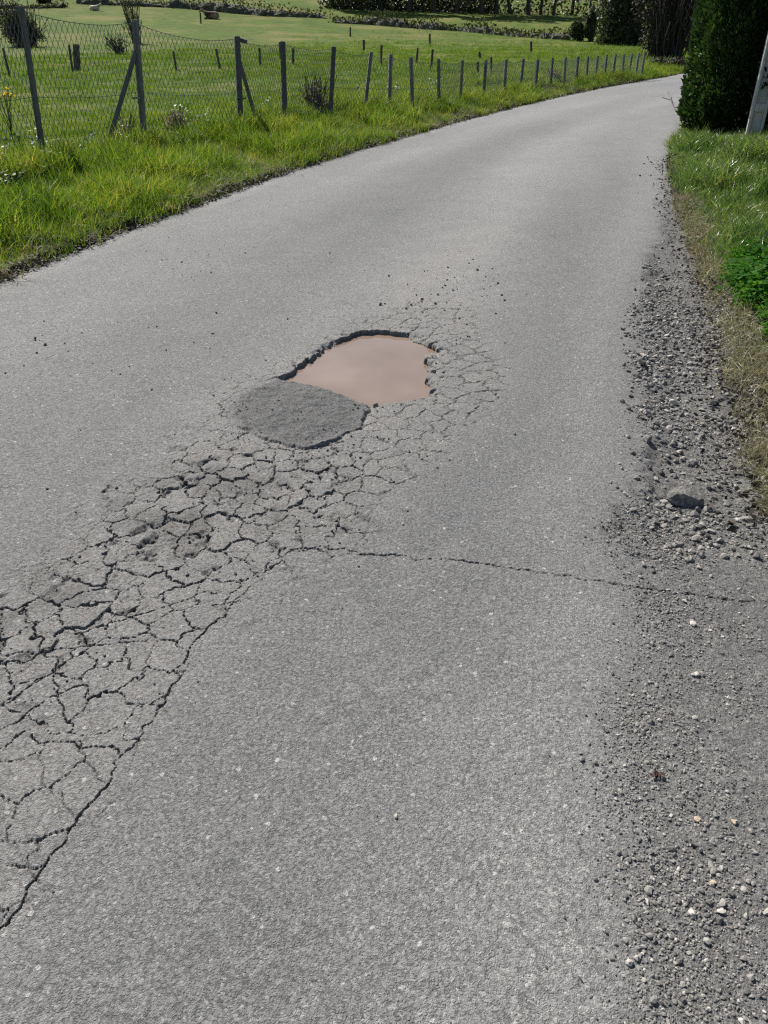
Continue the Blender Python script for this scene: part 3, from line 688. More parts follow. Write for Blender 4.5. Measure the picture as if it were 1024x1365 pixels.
# chips strewn over the near shoulder
xb, yb, sb = scatter_stones(90000, .45, 2.4, lambda x, y, e: (.22 + .75 * np.exp(-((e - .10) / .14) ** 2)) * sst(-.10, .06, e + .14 * (n1(x, y) - .5)) * (.2 + .8 * sst(.28, .62, n1(x * 1.7, y * 1.7))) * .65,
                           lambda x, y, u: .0042 + .006 * u ** 3 + .005 * (u > .985))
# fine grit further up
xc, yc, sc_ = scatter_stones(16000, 4.5, 11, lambda x, y, e: sst(-.05, .2, e) * sst(11, 5, y) * .55 * n1(x, y), lambda x, y, u: .006 + .009 * u ** 2)
x = np.concatenate([xa, xb, xc]); y = np.concatenate([ya, yb, yc]); s = np.concatenate([sa, sb, sc_])
cc = gp(915, 662); k = ((x - cc[0]) / .07) ** 2 + ((y - cc[1]) / .06) ** 2 > 1; x, y, s = x[k], y[k], s[k]
zr = np.maximum(road_z(x, y), np.where(x > xr(y), terrain(x, y), -1))
V, Fc = stones(np.column_stack([x, y, zr + s * .18]), s, rng)
tag(obj_np('gravel', V, Fc, M_GRAVEL), 'loose grey gravel and chippings strewn over the road shoulder', 'gravel', kind='stuff')
# crumbs on the carriageway
def blob(px, py, sx, sy, n, lo, hi):
    q = np.array([gp(px + rng.normal(0, sx), py + rng.normal(0, sy)) for _ in range(n)]); return q[:, 0], q[:, 1], lo + (hi - lo) * rng.uniform(0, 1, n) ** 3
parts = [blob(610, 380, 38, 22, 90, .005, .020), blob(565, 403, 22, 5, 8, .015, .026), blob(270, 470, 110, 40, 60, .005, .016), blob(80, 450, 60, 25, 22, .008, .02),
         blob(560, 440, 60, 20, 40, .005, .016), blob(330, 690, 110, 45, 150, .004, .014), blob(120, 880, 90, 60, 90, .003, .010), blob(560, 560, 60, 40, 60, .004, .013),
         blob(430, 625, 60, 25, 60, .004, .014), blob(820, 715, 18, 18, 120, .004, .011), blob(520, 900, 260, 200, 130, .0025, .006), blob(820, 1050, 40, 120, 130, .003, .008), blob(300, 350, 70, 18, 30, .008, .018), blob(430, 590, 45, 10, 60, .005, .016), blob(400, 545, 60, 25, 60, .004, .010), blob(500, 540, 20, 8, 26, .006, .018), blob(320, 560, 12, 20, 40, .004, .012), blob(590, 480, 14, 22, 30, .006, .016)]
x, y, s = (np.concatenate(v) for v in zip(*parts))
k = (poly_sd(POT_D, x, y) < -.015) & (x < xr(y)) & (x > xl(y)); x, y, s = x[k], y[k], s[k]
V, Fc = stones(np.column_stack([x, y, road_z(x, y) + s * .2]), s, rng)
M_CRUMB = simple('asphalt_crumb', [(.3, (.035, .034, .033)), (.7, (.12, .117, .112))], 90, .9, .5, .003)
tag(obj_np('asphalt_crumbs', V, Fc, M_CRUMB), 'dark asphalt crumbs scattered over the carriageway round the pothole', 'crumbs', kind='stuff')

def big_stone(name, px, py, size, mat, label, cat, rz=0.0, seed=0, rough=.16, group=None):
    r = np.random.default_rng(seed); V = JV.copy()
    # chop with random planes for a broken shape
    for _ in range(15):
        nn = r.normal(0, 1, 3); nn /= np.linalg.norm(nn); lim = r.uniform(.5, .82)
        d = V @ nn; V = V - np.outer(np.maximum(d - lim, 0), nn)
    V = V * (1 + r.normal(0, rough * .12, (len(V), 1))) * 1.2
    V = V * (np.array(size) * .5)
    c = gp(px, py); z = max(float(road_z(c[0], c[1])[0]), float(terrain(c[0], c[1])) if c[0] > xr(c[1]) else -1)
    V[:, 2] = np.maximum(V[:, 2], -size[2] * .36)
    o = obj_np(name, V, JF, mat); o.location = (c[0], c[1], z + size[2] * .30); o.rotation_euler = (0, 0, rz)
    return tag(o, label, cat, group)
big_stone('asphalt_chunk', 915, 662, (.125, .085, .066), M_CHUNK, 'largest broken chunk of asphalt lying on the gravel shoulder', 'chunk', -.15, 3)
M_PALE = simple('pale_pebble', [(.3, (.40, .37, .32)), (.7, (.58, .54, .47))], 60, .8, .3, .002)
M_TAN = simple('tan_pebble', [(.3, (.34, .27, .19)), (.7, (.52, .43, .33))], 60, .8, .3, .002)
M_GREYP = simple('grey_pebble', [(.3, (.13, .128, .122)), (.7, (.28, .27, .26))], 60, .85, .4, .003)
PEB = [(899, 533, .036, M_PALE, 'round cream pebble in the coarse gravel above the asphalt chunk'),
       (862, 588, .040, M_GREYP, 'angular grey stone at the gravel edge, left of the others'),
       (856, 487, .045, M_CRUMB, 'black stone on the road edge at the top of the gravel'),
       (904, 568, .030, M_GREYP, 'grey stone between the cream pebble and the asphalt chunk'),
       (925, 610, .034, M_GREYP, 'flat grey stone just behind the asphalt chunk'),
       (955, 533, .040, M_CRUMB, 'dark stone by the dry grass beside the coarse gravel'),
       (943, 713, .024, M_CRUMB, 'dark stone on smooth asphalt below the asphalt chunk'),
       (924, 833, .018, M_PALE, 'small white pebble just past the transverse crack'),
       (930, 1091, .014, M_TAN, 'tan pebble alone on the near shoulder, below the brown leaf'),
       (978, 1097, .013, M_TAN, 'pinkish pebble beside the tan pebble near the frame edge'),
       (950, 1177, .013, M_TAN, 'tan pebble midway down the near shoulder'),
       (924, 1218, .016, M_PALE, 'cream pebble with a dark shadow on the near shoulder'),
       (962, 1215, .014, M_PALE, 'cream pebble on the far side of its shadowed twin'),
       (839, 1284, .015, M_PALE, 'cream pebble closest to the bleached carriageway near the bottom'),
       (929, 899, .017, M_PALE, 'white pebble between the transverse crack and the brown leaf'),
       (1022, 1217, .014, M_PALE, 'white pebble at the very edge of the near shoulder'),
       (528, 1085, .010, M_PALE, 'small white pebble embedded alone in the carriageway')]
for i, (px, py, sz, m, lab) in enumerate(PEB):
    big_stone('pebble', px, py, (sz * 1.15, sz * .95, sz * .75), m, lab, 'stone', i * 1.3, 50 + i, .2, 'larger stones on the shoulder')
# dead leaf on the shoulder
r = np.random.default_rng(4); c = gp(876, 1033); z = float(road_z(*c)[0])
V, Fc = card_mesh(np.column_stack([c[0] + r.normal(0, .007, 12), c[1] + r.normal(0, .006, 12), z + .004 + r.uniform(0, .006, 12)]), .013, r, .5)
M_RUST = simple('rusty_leaf', [(.3, (.030, .015, .010)), (.7, (.075, .034, .022))], 50, .7, .2, .002)
tag(obj_np('dead_leaf', V, Fc, M_RUST), 'crumpled reddish brown dead leaf on the near shoulder', 'leaf')

# ------------------------------------------------------------------ chain-link fence
def box_between(p0, p1, wx, wy, twist=0.0, bevel=.12):
    """square bar with chamfered corners from p0 to p1"""
    p0, p1 = np.array(p0, float), np.array(p1, float); d = p1 - p0; L = np.linalg.norm(d); d /= L
    up = np.array([0, 1, 0]) if abs(d[2]) > .7 else np.array([0, 0, 1]); u = np.cross(up, d); u /= np.linalg.norm(u); v = np.cross(d, u)
    c, s = math.cos(twist), math.sin(twist); u, v = u * c + v * s, v * c - u * s
    b = bevel; prof = [(-1 + b, -1), (1 - b, -1), (1, -1 + b), (1, 1 - b), (1 - b, 1), (-1 + b, 1), (-1, 1 - b), (-1, -1 + b)]
    V = []; 
    for t, k in ((0, 1), (L - .012, 1), (L, .82)):
        for a, e in prof: V.append(p0 + d * t + u * a * wx * .5 * k + v * e * wy * .5 * k)
    Fc = []
    for ring in range(2):
        for i in range(8): Fc.append((ring * 8 + i, ring * 8 + (i + 1) % 8, ring * 8 + 8 + (i + 1) % 8, ring * 8 + 8 + i))
    Fc.append((16, 17, 18, 19)); Fc.append((16, 19, 20, 23)); Fc.append((20, 21, 22, 23))
    return np.array(V), np.array(Fc)
def tubes(A, B, rad):
    """many thin 3-sided wires from A[i] to B[i]"""
    A, B = np.asarray(A, float), np.asarray(B, float); d = B - A; d /= np.linalg.norm(d, axis=1, keepdims=True) + 1e-9
    up = np.where(np.abs(d[:, 1:2]) > .8, np.array([[1., 0, 0]]), np.array([[0, 1., 0]])); u = np.cross(up, d); u /= np.linalg.norm(u, axis=1, keepdims=True); v = np.cross(d, u)
    rad = np.broadcast_to(np.asarray(rad, float).reshape(-1, 1), (len(A), 1)); V = []
    for P in (A, B):
        for k in range(3):
            a = k * 2.0944; V.append(P + (u * math.cos(a) + v * math.sin(a)) * rad)
    V = np.stack(V, 1).reshape(-1, 3)
    q = np.array([[0, 1, 4, 3], [1, 2, 5, 4], [2, 0, 3, 5]])
    return V, (q[None] + (np.arange(len(A)) * 6)[:, None, None]).reshape(-1, 4)
def upright(px0, py0, px1, py1, hid=.16):
    """foot and head of an upright seen from (px1,py1) foot to (px0,py0) head; its foot is hidden hid metres deep in grass"""
    d = ray(px1, py1); s = np.geomspace(2, 400, 4000); P = d[None] * s[:, None] + np.array([0, 0, CAM_H])
    i = np.nonzero(P[:, 2] <= terrain(P[:, 0], P[:, 1]) + hid)[0][0]; f = P[i].copy()
    t = ray(px0, py0); k = f[1] / t[1]; h = t * k + np.array([0, 0, CAM_H])
    lean = (h - f) / max(h[2] - f[2], .1)
    g = float(terrain(f[0], f[1])) - .12; f = f - lean * (f[2] - g)
    return f, h
FP = [(-150, -10, -110, 226), (28, 8, 57, 200), (180, 26, 192, 178), (316, 48, 321, 165), (377, 55, 380, 152), (445, 62, 441, 143), (495, 69, 487, 141), (521, 72, 519, 140), (548, 76, 550, 138), (585, 78, 585, 135),
      (617, 80, 614, 128), (648, 80, 645, 126), (675, 79, 672, 118), (698, 78, 694, 115), (717, 79, 714, 113), (737, 77, 734, 110), (754, 76, 752, 108), (771, 75, 768, 105),
      (784, 75, 782, 103), (797, 74, 794, 101), (809, 73, 806, 100), (821, 72, 817, 99), (832, 72, 830, 97.5), (843, 71, 839, 96.5), (852, 70, 848, 96), (860, 69, 856, 95)]
posts = [upright(*p) for p in FP]
fence = empty('chain_link_fence', tuple(posts[1][0])); tag(fence, 'sagging chain-link fence on grey concrete posts along the pasture', 'fence')
fl = np.array(posts[1][0])
for i, (f, h) in enumerate(posts):
    w = .066 if i < 6 else .056
    w *= rng.uniform(.88, 1.15); V, Fc = box_between(f, h, w, w * .95, rng.uniform(-.3, .3)); po = obj_np('post', V - fl, Fc, M_CONC, fence)
    if i in (2, 3):   # bolts on the strainer posts
        b0 = f + (h - f) * .45; A = np.array([b0 + [-.03, -.05, 0], b0 + [.0, -.05, .0]]); B = np.array([b0 + [-.10 if i == 2 else .10, -.06, 0], b0 + [.0, -.10, .0]])
        V, Fc = tubes(A, B, .012); obj_np('bolt', V - fl, Fc, M_WIRE, po)
def brace(i, px0, py0, px1, py1):
    f, h = posts[i]; t = ray(px0, py0); h2 = t * (f[1] / t[1]) + np.array([0, 0, CAM_H]); f2, _ = upright(px0, py0, px1, py1, .12)
    V, Fc = box_between(f2, h2, .055, .055, .2); obj_np('brace', V - fl, Fc, M_CONC, fence)
brace(2, 182, 66, 144, 192); brace(3, 319, 80, 342, 162)
V, Fc = box_between(posts[3][1] + [-.01, 0, -.03], posts[3][1] + [.13, -.02, -.07], .05, .05); obj_np('bracket', V - fl, Fc, M_CONC, fence)
def wire_panel(i, cell, rad):
    (f0, h0), (f1, h1) = posts[i], posts[i + 1]; f0, h0, f1, h1 = (np.array(q) for q in (f0, h0, f1, h1))
    L = np.linalg.norm((f1 - f0)[:2]); nu = max(4, int(L / cell)); nv = max(6, int(1.15 / cell))
    sag = min(.20, .05 * L) if i < 4 else .05
    r = np.random.default_rng(900 + i); ph = r.uniform(0, 6)
    def pt(u, v):
        u = np.asarray(u, float)[..., None]; v = np.asarray(v, float)[..., None]
        b = f0 + (f1 - f0) * u; tp = h0 + (h1 - h0) * u; b = b + np.array([0, 0, .15]); tp = tp - np.array([0, 0, .03])
        tp = tp - np.array([0, 0, 1.]) * sag * 4 * u * (1 - u)
        p = b + (tp - b) * v
        p = p + np.array([.4, 1, 0]) * (.035 * np.sin(u * 7 + ph) * np.sin(v * 4 + ph) * 4 * u * (1 - u)) - np.array([0, .04, 0])
        return p
    uu, vv = np.meshgrid(np.arange(nu + 1), np.arange(nv), indexing='ij'); off0 = np.where(vv % 2 == 0, 0, .5); off1 = np.where(vv % 2 == 0, .5, 0)
    A, B = [], []
    for sg in (1, -1):
        u0 = np.clip((uu + sg * off0) / nu, 0, 1); u1 = np.clip((uu + sg * off1) / nu, 0, 1)
        a = pt(u0, vv / nv); b = pt(u1, (vv + 1) / nv); A.append(a.reshape(-1, 3)); B.append(b.reshape(-1, 3))
    A = np.vstack(A); B = np.vstack(B); ok = np.linalg.norm(A - B, axis=1) > cell * .3; A, B = A[ok], B[ok]; R = np.full(len(A), rad)
    us = np.linspace(0, 1, 15)
    for v, q in ((0.0, 1.2), (.45, 1.2), (1.0, 1.5)):
        l = pt(us, np.full(15, v)); A = np.vstack([A, l[:-1]]); B = np.vstack([B, l[1:]]); R = np.concatenate([R, np.full(14, rad * q)])
    V, Fc = tubes(A, B, R); obj_np('wire_mesh', V - fl, Fc, M_WIRE, fence)
for i in range(len(posts) - 1):
    if i < 6: wire_panel(i, .062, .0029)
    else: wire_panel(i, .09, .0033)

# ------------------------------------------------------------------ wooden stakes in the pasture
WP = [(4, 64, 13, 100, 'leaning wooden stake in the pasture beyond the outermost concrete post'), (92, 60, 97, 95, 'wooden stake beside a dead stump behind the chain-link fence'),
      (231, 68, 235, 92, 'thin wooden stake between the two braced concrete posts'), (288, 65, 293, 90, 'tilted wooden stake just short of the bracketed concrete post'),
      (346, 64, 347, 86, 'wooden stake between the bracketed post and its next concrete post'), (391, 64, 391, 86, 'wooden stake just past the fourth concrete post'), (373, 56, 374, 78, 'wooden stake hidden half behind a concrete post'),
      (467, 36, 467, 48, 'isolated short dark stake highest up the pasture near the middle'), (485, 53, 485, 66, 'dark stake directly above the leaning concrete post'),
      (509, 60, 508, 86, 'tall dark stake between two concrete posts, beyond the leaning one'), (557, 64, 555, 83, 'slanting stake behind the middle of the chain-link fence'),
      (573, 45, 573, 58, 'stake with a dark clod at its foot in the open pasture'), (577, 66, 575, 90, 'thin stake close behind the ninth concrete post'),
      (639, 69, 640, 77, 'stubby dark stake standing in open pasture'), (655, 76, 655, 98, 'thin pale stake behind the far half of the fence'), (637, 82, 637, 97, 'low thin stake behind the fence where the mesh whitens'),
      (708, 55, 708, 69, 'lone stake in open pasture below the hedge bank, towards the bend'), (267, 17, 268, 31, 'dark stake next to the brown cow')]
for i, (a, b, c, d, lab) in enumerate(WP):
    f, h = upright(a, b, c, d, .04); mp = mpp(f)
    w = max(.06, min(.13, 2.7 * mp)); V, Fc = box_between(f, h, w, w, rng.uniform(0, 1), .4)
    V = V + rng.normal(0, .004, V.shape); o = obj_np('fence_stake', V - f, Fc, M_WPOST); o.location = f
    tag(o, lab, 'stake', 'wooden stakes in the pasture')
f, h = upright(101, 60, 103, 93, .03); V, Fc = box_between(f, h, .22, .2, .3, .45); V = V + rng.normal(0, .02, V.shape)
o = obj_np('dead_stump', V - f, Fc, M_WPOST); o.location = f; tag(o, 'thick ragged dead stump beside a stake in the pasture', 'stump')

# ------------------------------------------------------------------ foliage volumes
def ellipsoid_points(n, r, shell=.55):
    u = r.normal(0, 1, (n, 3)); u /= np.linalg.norm(u, axis=1, keepdims=True)
    q = (shell + (1 - shell) * r.uniform(0, 1, n) ** .6)[:, None]; return u * q, u
def bush(name, px, py, wpx, hpx, nleaf, mat, label, cat='bush', leaf=.12, core=True, seed=0, twigs=0, cone=0.0, lobes=5, depth=1.0, group=None):
    p = at(px, py); m = mpp(p); w, h = wpx * m, hpx * m; r = np.random.default_rng(seed)
    root = empty(name, tuple(p)); tag(root, label, cat, group)
    cs = []; 
    for i in range(lobes):
        cs.append((np.array([r.uniform(-.28, .28) * w, r.uniform(-.25, .25) * w * depth, h * r.uniform(.28, .62)]), np.array([w * r.uniform(.24, .36), w * depth * r.uniform(.24, .36), h * r.uniform(.28, .38)])))
    cs.append((np.array([0, 0, h * .42]), np.array([w * .42, w * .4 * depth, h * .44])))
    P = []
    for c, s in cs:
        q, _ = ellipsoid_points(nleaf // len(cs), r); P.append(c + q * s)
    P = np.vstack(P); P[:, :2] *= 1 + (fbm(P[:, 2] * 2 / max(h, .1) * 3, P[:, 0] * 2, 5, 2)[:, None] - .5) * .3
    P = P[P[:, 2] > -.05]
    if cone: q = np.clip(P[:, 2] / h, 0, 1.1); P[:, :2] *= (1.25 - cone * q)[:, None]; P[:, 0] -= .22 * w * q * cone; P = P + r.normal(0, .05 * w, P.shape) * r.uniform(0, 1, (len(P), 1)) ** 2
    V, Fc = card_mesh(P, leaf, r, 1.0); obj_np('foliage', V, Fc, mat, root)
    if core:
        V = JV * np.array([w * .30, w * .28 * depth, h * .38]) * (.72 if cone else 1) * (1 + r.normal(0, .08, (len(JV), 1))) + np.array([0, 0, h * .38]); obj_np('light_block_core', V, JF, M_DARKCORE, root)  # added dark lump that stops light passing through the bush
    if twigs:
        A = np.column_stack([r.normal(0, w * .10, twigs), r.normal(0, w * .10, twigs), np.zeros(twigs)]); a = r.uniform(0, 6.283, twigs)
        B = A + np.column_stack([np.cos(a) * w * .55 * r.uniform(.1, 1, twigs), np.sin(a) * w * .45 * r.uniform(.1, 1, twigs), h * r.uniform(.35, 1.1, twigs)])
        M1 = A * .5 + B * .5 + r.normal(0, w * .04, A.shape)
        V, Fc = tubes(np.vstack([A, M1]), np.vstack([M1, B]), np.concatenate([np.full(twigs, m * .7), np.full(twigs, m * .4)])); obj_np('twigs', V, Fc, M_TWIG, root)
    return root
bush('grey_bush', 34, 62, 62, 50, 3600, M_BUSH, 'conical grey-green bush behind the outermost concrete post', leaf=.13, seed=1, twigs=90, cone=.85)
bush('thin_shrub', 182, 58, 26, 56, 500, M_BUSH, 'tall sparse shrub behind the braced concrete post', leaf=.11, core=False, seed=2, twigs=46, lobes=3)
bush('twiggy_shrub', 160, 72, 34, 24, 260, M_BUSH, 'low sparse twigs to the side of the tall sparse shrub', leaf=.10, core=False, seed=12, twigs=40)
bush('dry_bush', 422, 156, 44, 46, 260, M_STRAW, 'dry brown bramble bush against the chain-link fence', leaf=.05, core=False, seed=3, twigs=120)
bush('dry_weed', 236, 188, 34, 38, 420, M_STRAW, 'pale dry weeds at the foot of the fence', 'weeds', leaf=.04, core=False, seed=4, twigs=34)
bush('dry_weed', 170, 190, 30, 34, 320, M_STRAW, 'pale dry weeds between the brace and its concrete post', 'weeds', leaf=.04, core=False, seed=5, twigs=30)
bush('dry_weed', 735, 113, 24, 20, 240, M_STRAW, 'pale dry brush tangled in the far fence', 'weeds', leaf=.07, core=False, seed=6, twigs=40)
bush('round_bush', 772, 55, 20, 26, 1500, M_IVY, 'small dark bush at the end of the hedge bank', leaf=.22, seed=7, cone=.5, twigs=20)
bush('upright_bush', 787, 55, 17, 40, 1600, M_IVY, 'taller dark bush at the end of the hedge bank', leaf=.22, seed=8, cone=.4, twigs=20)
bush('bare_brush', 886, 78, 84, 105, 5200, M_TWIG, 'tall leafless grey-brown thicket at the bend of the lane', 'thicket', leaf=.14, seed=9, twigs=420, depth=.7)
bush('bare_brush', 948, 84, 66, 120, 1600, M_TWIG, 'leafless thicket half hidden behind the conifer hedge', 'thicket', leaf=.14, seed=10, twigs=260, depth=.7)
bush('roadside_brush', 876, 93, 26, 15, 700, M_TWIG, 'low brown brush at the far end of the chain-link fence', 'brush', leaf=.09, seed=11, twigs=40)
bush('roadside_brush', 900, 92, 28, 14, 700, M_TWIG, 'low brown brush where the lane disappears round the bend', 'brush', leaf=.09, seed=13, twigs=40)
bush('roadside_brush', 928, 93, 34, 18, 700, M_TWIG, 'low brown brush hidden behind the conifer edge', 'brush', leaf=.09, seed=14, twigs=40)
bush('far_bush', 57, 4, 24, 14, 500, M_BUSH, 'small bush on the hillside above the conical bush', leaf=.4, seed=15)

# ivy-clad tree
def ivy_tree(px, py, wpx, label, seed, h=9.0):
    p = at(px, py); m = mpp(p); w = wpx * m; r = np.random.default_rng(seed); root = empty('ivy_tree', tuple(p)); tag(root, label, 'tree')
    V = JV * np.array([w * .17, w * .17, h * .5]) * (1 + r.normal(0, .05, (len(JV), 1))) + np.array([0, 0, h * .46]); obj_np('trunk', V, JF, M_BARK, root)
    n = 6500; z = r.uniform(0, h, n); a = r.uniform(0, 6.283, n); R = w * .5 * (.82 + .36 * fbm(a * 1.6 + 5, z * 1.3, 90, 3)) * r.uniform(.72, 1.08, n)
    V, Fc = card_mesh(np.column_stack([np.cos(a) * R, np.sin(a) * R, z]), .24, r, 1.0); obj_np('crown', V, Fc, M_IVY, root)
    z = np.linspace(0, h, 14); a = np.linspace(0, 2 * math.pi, 15)[:-1]
    V = np.array([[math.cos(q) * w * .36, math.sin(q) * w * .36, zz] for zz in z for q in a]) + r.normal(0, .08, (14 * 14, 3)); Fc = np.array([[i * 14 + j, i * 14 + (j + 1) % 14, (i + 1) * 14 + (j + 1) % 14, (i + 1) * 14 + j] for i in range(13) for j in range(14)])
    obj_np('ivy_dark_core', V, Fc, M_DARKCORE, root)  # added dark tube that closes the ivy behind its leaves
ivy_tree(826, 60, 62, 'broad ivy-covered tree standing beyond the bend', 21)

# hedge bank across the hillside
def bank(pxs, name, label, h, seed):
    P = [at(*q) for q in pxs]; r = np.random.default_rng(seed); root = empty(name, tuple(P[0])); tag(root, label, 'hedge bank'); o = np.array(P[0])
    pts = []
    for a, b in zip(P[:-1], P[1:]):
        n = max(3, int(np.linalg.norm(np.array(b) - a) / .5)); pts += [np.array(a) + (np.array(b) - a) * k / n for k in range(n)]
    pts = np.array(pts); pts[:, 2] = terrain(pts[:, 0], pts[:, 1]); n = len(pts)
    hh = h * (.15 + 1.5 * fbm(np.arange(n) * .22, np.zeros(n), seed, 4) ** 1.5)
    prof = [(-.55, -.1), (-.42, .45), (-.18, .85), (.15, .9), (.42, .5), (.55, -.1)]
    V = np.array([[pts[i, 0], pts[i, 1] + a * (1 + .8 * hh[i]), pts[i, 2] + e * hh[i]] for i in range(n) for a, e in prof]) + r.normal(0, .07, (n * 6, 3))
    Fc = np.array([[i * 6 + j, i * 6 + j + 1, (i + 1) * 6 + j + 1, (i + 1) * 6 + j] for i in range(n - 1) for j in range(5)])
    obj_np('earth_bank', V - o, Fc, M_BANK, root)
    m = n * 34; i = r.integers(0, n, m); Q = pts[i] + np.column_stack([r.normal(0, .4, m), r.normal(0, .5, m), np.zeros(m)]); Q[:, 2] += hh[i] * r.uniform(.1, 1.7, m) ** 1.2
    V, Fc = card_mesh(Q - o, .26, r, 1.0); obj_np('scrub', V, Fc, M_BUSH, root)['kind'] = 'stuff'
bank([(105, 5), (180, 8), (240, 10), (300, 16), (350, 21), (410, 23), (440, 25)], 'hedge_bank', 'scrubby hedge bank across the hillside above the cows', .85, 31)
bank([(445, 30), (500, 33), (560, 38), (620, 42), (680, 48), (740, 52), (765, 54)], 'hedge_bank', 'scrubby hedge bank running down towards the ivy-covered tree', .75, 32)
bank([(-60, 9), (0, 11), (50, 11), (92, 10)], 'hedge_bank', 'short scrubby bank above the conical bush', .5, 33)

# woodland at the top of the slope
def wood_tree(px, py, h, w, seed, label):
    p = at(px, py); r = np.random.default_rng(seed); root = empty('woodland_tree', tuple(p)); tag(root, label, 'tree', 'trees of the wood on the hillside')
    ks = 7; z = np.linspace(0, h * .62, 6); cx = np.cumsum(r.normal(0, .12, 6)); cy = np.cumsum(r.normal(0, .12, 6)); R = np.linspace(.30, .12, 6) * r.uniform(.8, 1.2)
    V = np.array([[cx[i] + math.cos(q) * R[i], cy[i] + math.sin(q) * R[i], z[i]] for i in range(6) for q in np.linspace(0, 2 * math.pi, ks + 1)[:-1]]); Fc = np.array([[i * ks + j, i * ks + (j + 1) % ks, (i + 1) * ks + (j + 1) % ks, (i + 1) * ks + j] for i in range(5) for j in range(ks)])
    A = np.array([[cx[3], cy[3], z[3]]] * 3 + [[cx[4], cy[4], z[4]]] * 3); a = r.uniform(0, 6.283, 6); B = A + np.column_stack([np.cos(a) * w * .34, np.sin(a) * w * .34, np.full(6, h * .25)])
    V2, F2 = tubes(A, B, .07); obj_np('trunk', np.vstack([V, V2]), np.vstack([Fc, F2 + len(V)]), M_BARK, root)
    P = []
    for k in range(9):
        c = np.array([r.uniform(-.34, .34) * w, r.uniform(-.34, .34) * w, h * r.uniform(.42, .88)]); q, _ = ellipsoid_points(150, r, .4); P.append(c + q * np.array([w * .26, w * .26, h * .15]))
    V, Fc = card_mesh(np.vstack(P), .55, r, 1.0); obj_np('crown', V, Fc, M_WOOD_LEAF, root)
WT = [(448, 11), (480, 13), (512, 14), (545, 16), (578, 17), (610, 18), (640, 19), (664, 19), (684, 19), (702, 20), (720, 20), (742, 21), (762, 20)]
ORD = ['second', 'third', 'fourth', 'fifth', 'sixth', 'seventh', 'eighth', 'ninth', 'tenth', 'eleventh', 'twelfth']
WL = ['first tree of the dark wood, above the middle of the hedge bank'] + [o + ' tree along the dark wood, counted towards the ivy-covered tree' for o in ORD] + ['last slim tree of the wood before the ivy-covered tree']
for i, (px, py) in enumerate(WT):
    wood_tree(px + random.uniform(-4, 4), py, random.uniform(8, 11), random.uniform(4.5, 6.5), 400 + i,
              WL[i])
# its undergrowth; the sparse end stands in for shadowed ground under the trunks
P0 = np.array([at(px, 12 + (px - 440) * .030) for px in np.concatenate([np.linspace(436, 655, 50), np.linspace(660, 812, 10)])]); r = np.random.default_rng(77); n = 9000
i = r.integers(0, 60, n); Q = P0[i] + np.column_stack([r.normal(0, .6, n), r.uniform(-.5, 5, n), r.uniform(0, 1, n) ** 1.3 * 3.2]); V, Fc = card_mesh(Q, .45, r, 1.0)
tag(obj_np('undergrowth', V, Fc, M_WOOD_LEAF), 'dark undergrowth along the edge of the wood, its sparse end standing in for shadowed ground', 'undergrowth', kind='stuff')

# ------------------------------------------------------------------ conifer hedge, pole and panel
def thuja(px, py, w, dep, h, label, seed, n0=72000):
    p = at(px, py); r = np.random.default_rng(seed); root = empty('conifer_hedge', (p[0], p[1], float(terrain(p[0], p[1])))); tag(root, label, 'hedge')
    def radius(z, a):
        prof = np.interp(z / h, [0, .04, .1, .3, .6, .85, 1], [.80, .93, 1.0, .97, .85, .55, .05]); return prof * (.74 + .46 * fbm(a * 2.6, z * 1.6, seed, 4))
    n = n0; z = h * r.uniform(0, 1, n) ** 1.5; a = r.uniform(0, 6.283, n); q = radius(z, a) * (1 - .30 * r.uniform(0, 1, n) ** 2.2)
    se = np.sign(np.cos(a)) * np.abs(np.cos(a)) ** .7, np.sign(np.sin(a)) * np.abs(np.sin(a)) ** .7
    P = np.column_stack([se[0] * q * w * .5, se[1] * q * dep * .5, z])
    out = np.column_stack([se[0], se[1], np.full(n, .9)]) + r.normal(0, .45, (n, 3)); out /= np.linalg.norm(out, axis=1, keepdims=True)
    sd = np.cross(out, r.normal(0, 1, (n, 3))); sd /= np.linalg.norm(sd, axis=1, keepdims=True); s = (.028 + .07 * r.uniform(0, 1, n) ** 2.5)[:, None]
    V = np.stack([P, P + out * s * .55 + sd * s * .30, P + out * s * 1.25, P + out * s * .55 - sd * s * .30], 1).reshape(-1, 3)
    obj_np('foliage', V, np.arange(4 * n).reshape(-1, 4), M_THUJA, root)
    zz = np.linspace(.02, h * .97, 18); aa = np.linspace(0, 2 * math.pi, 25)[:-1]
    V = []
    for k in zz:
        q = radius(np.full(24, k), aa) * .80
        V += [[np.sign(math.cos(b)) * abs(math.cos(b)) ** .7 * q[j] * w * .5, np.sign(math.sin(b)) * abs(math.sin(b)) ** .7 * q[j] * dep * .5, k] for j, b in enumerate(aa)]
    Fc = np.array([[i * 24 + j, i * 24 + (j + 1) % 24, (i + 1) * 24 + (j + 1) % 24, (i + 1) * 24 + j] for i in range(17) for j in range(24)]); obj_np('light_block_core', np.array(V), Fc, M_DARKCORE, root)  # added dark hull under the sprays, there to block light
    # dead sprigs and dry stalks at its skirt
    n = 260; a = r.uniform(3.0, 5.2, n); z = r.uniform(0, 1, n) ** 2 * 1.1; P = np.column_stack([np.cos(a) * w * .5, np.sin(a) * dep * .5, z]) * np.array([1.0, 1.02, 1]); V, Fc = card_mesh(P, .045, r, 1.0); obj_np('dead_sprigs', V, Fc, M_STRAW, root)['kind'] = 'stuff'
    return root
thuja(984, 172, 1.75, 1.7, 5.0, 'dense dark conifer hedge, its end rising beside the bend', 61)
thuja(1098, 172, 1.9, 1.8, 5.2, 'next conifer of the hedge, behind the concrete pole', 62, 26000)

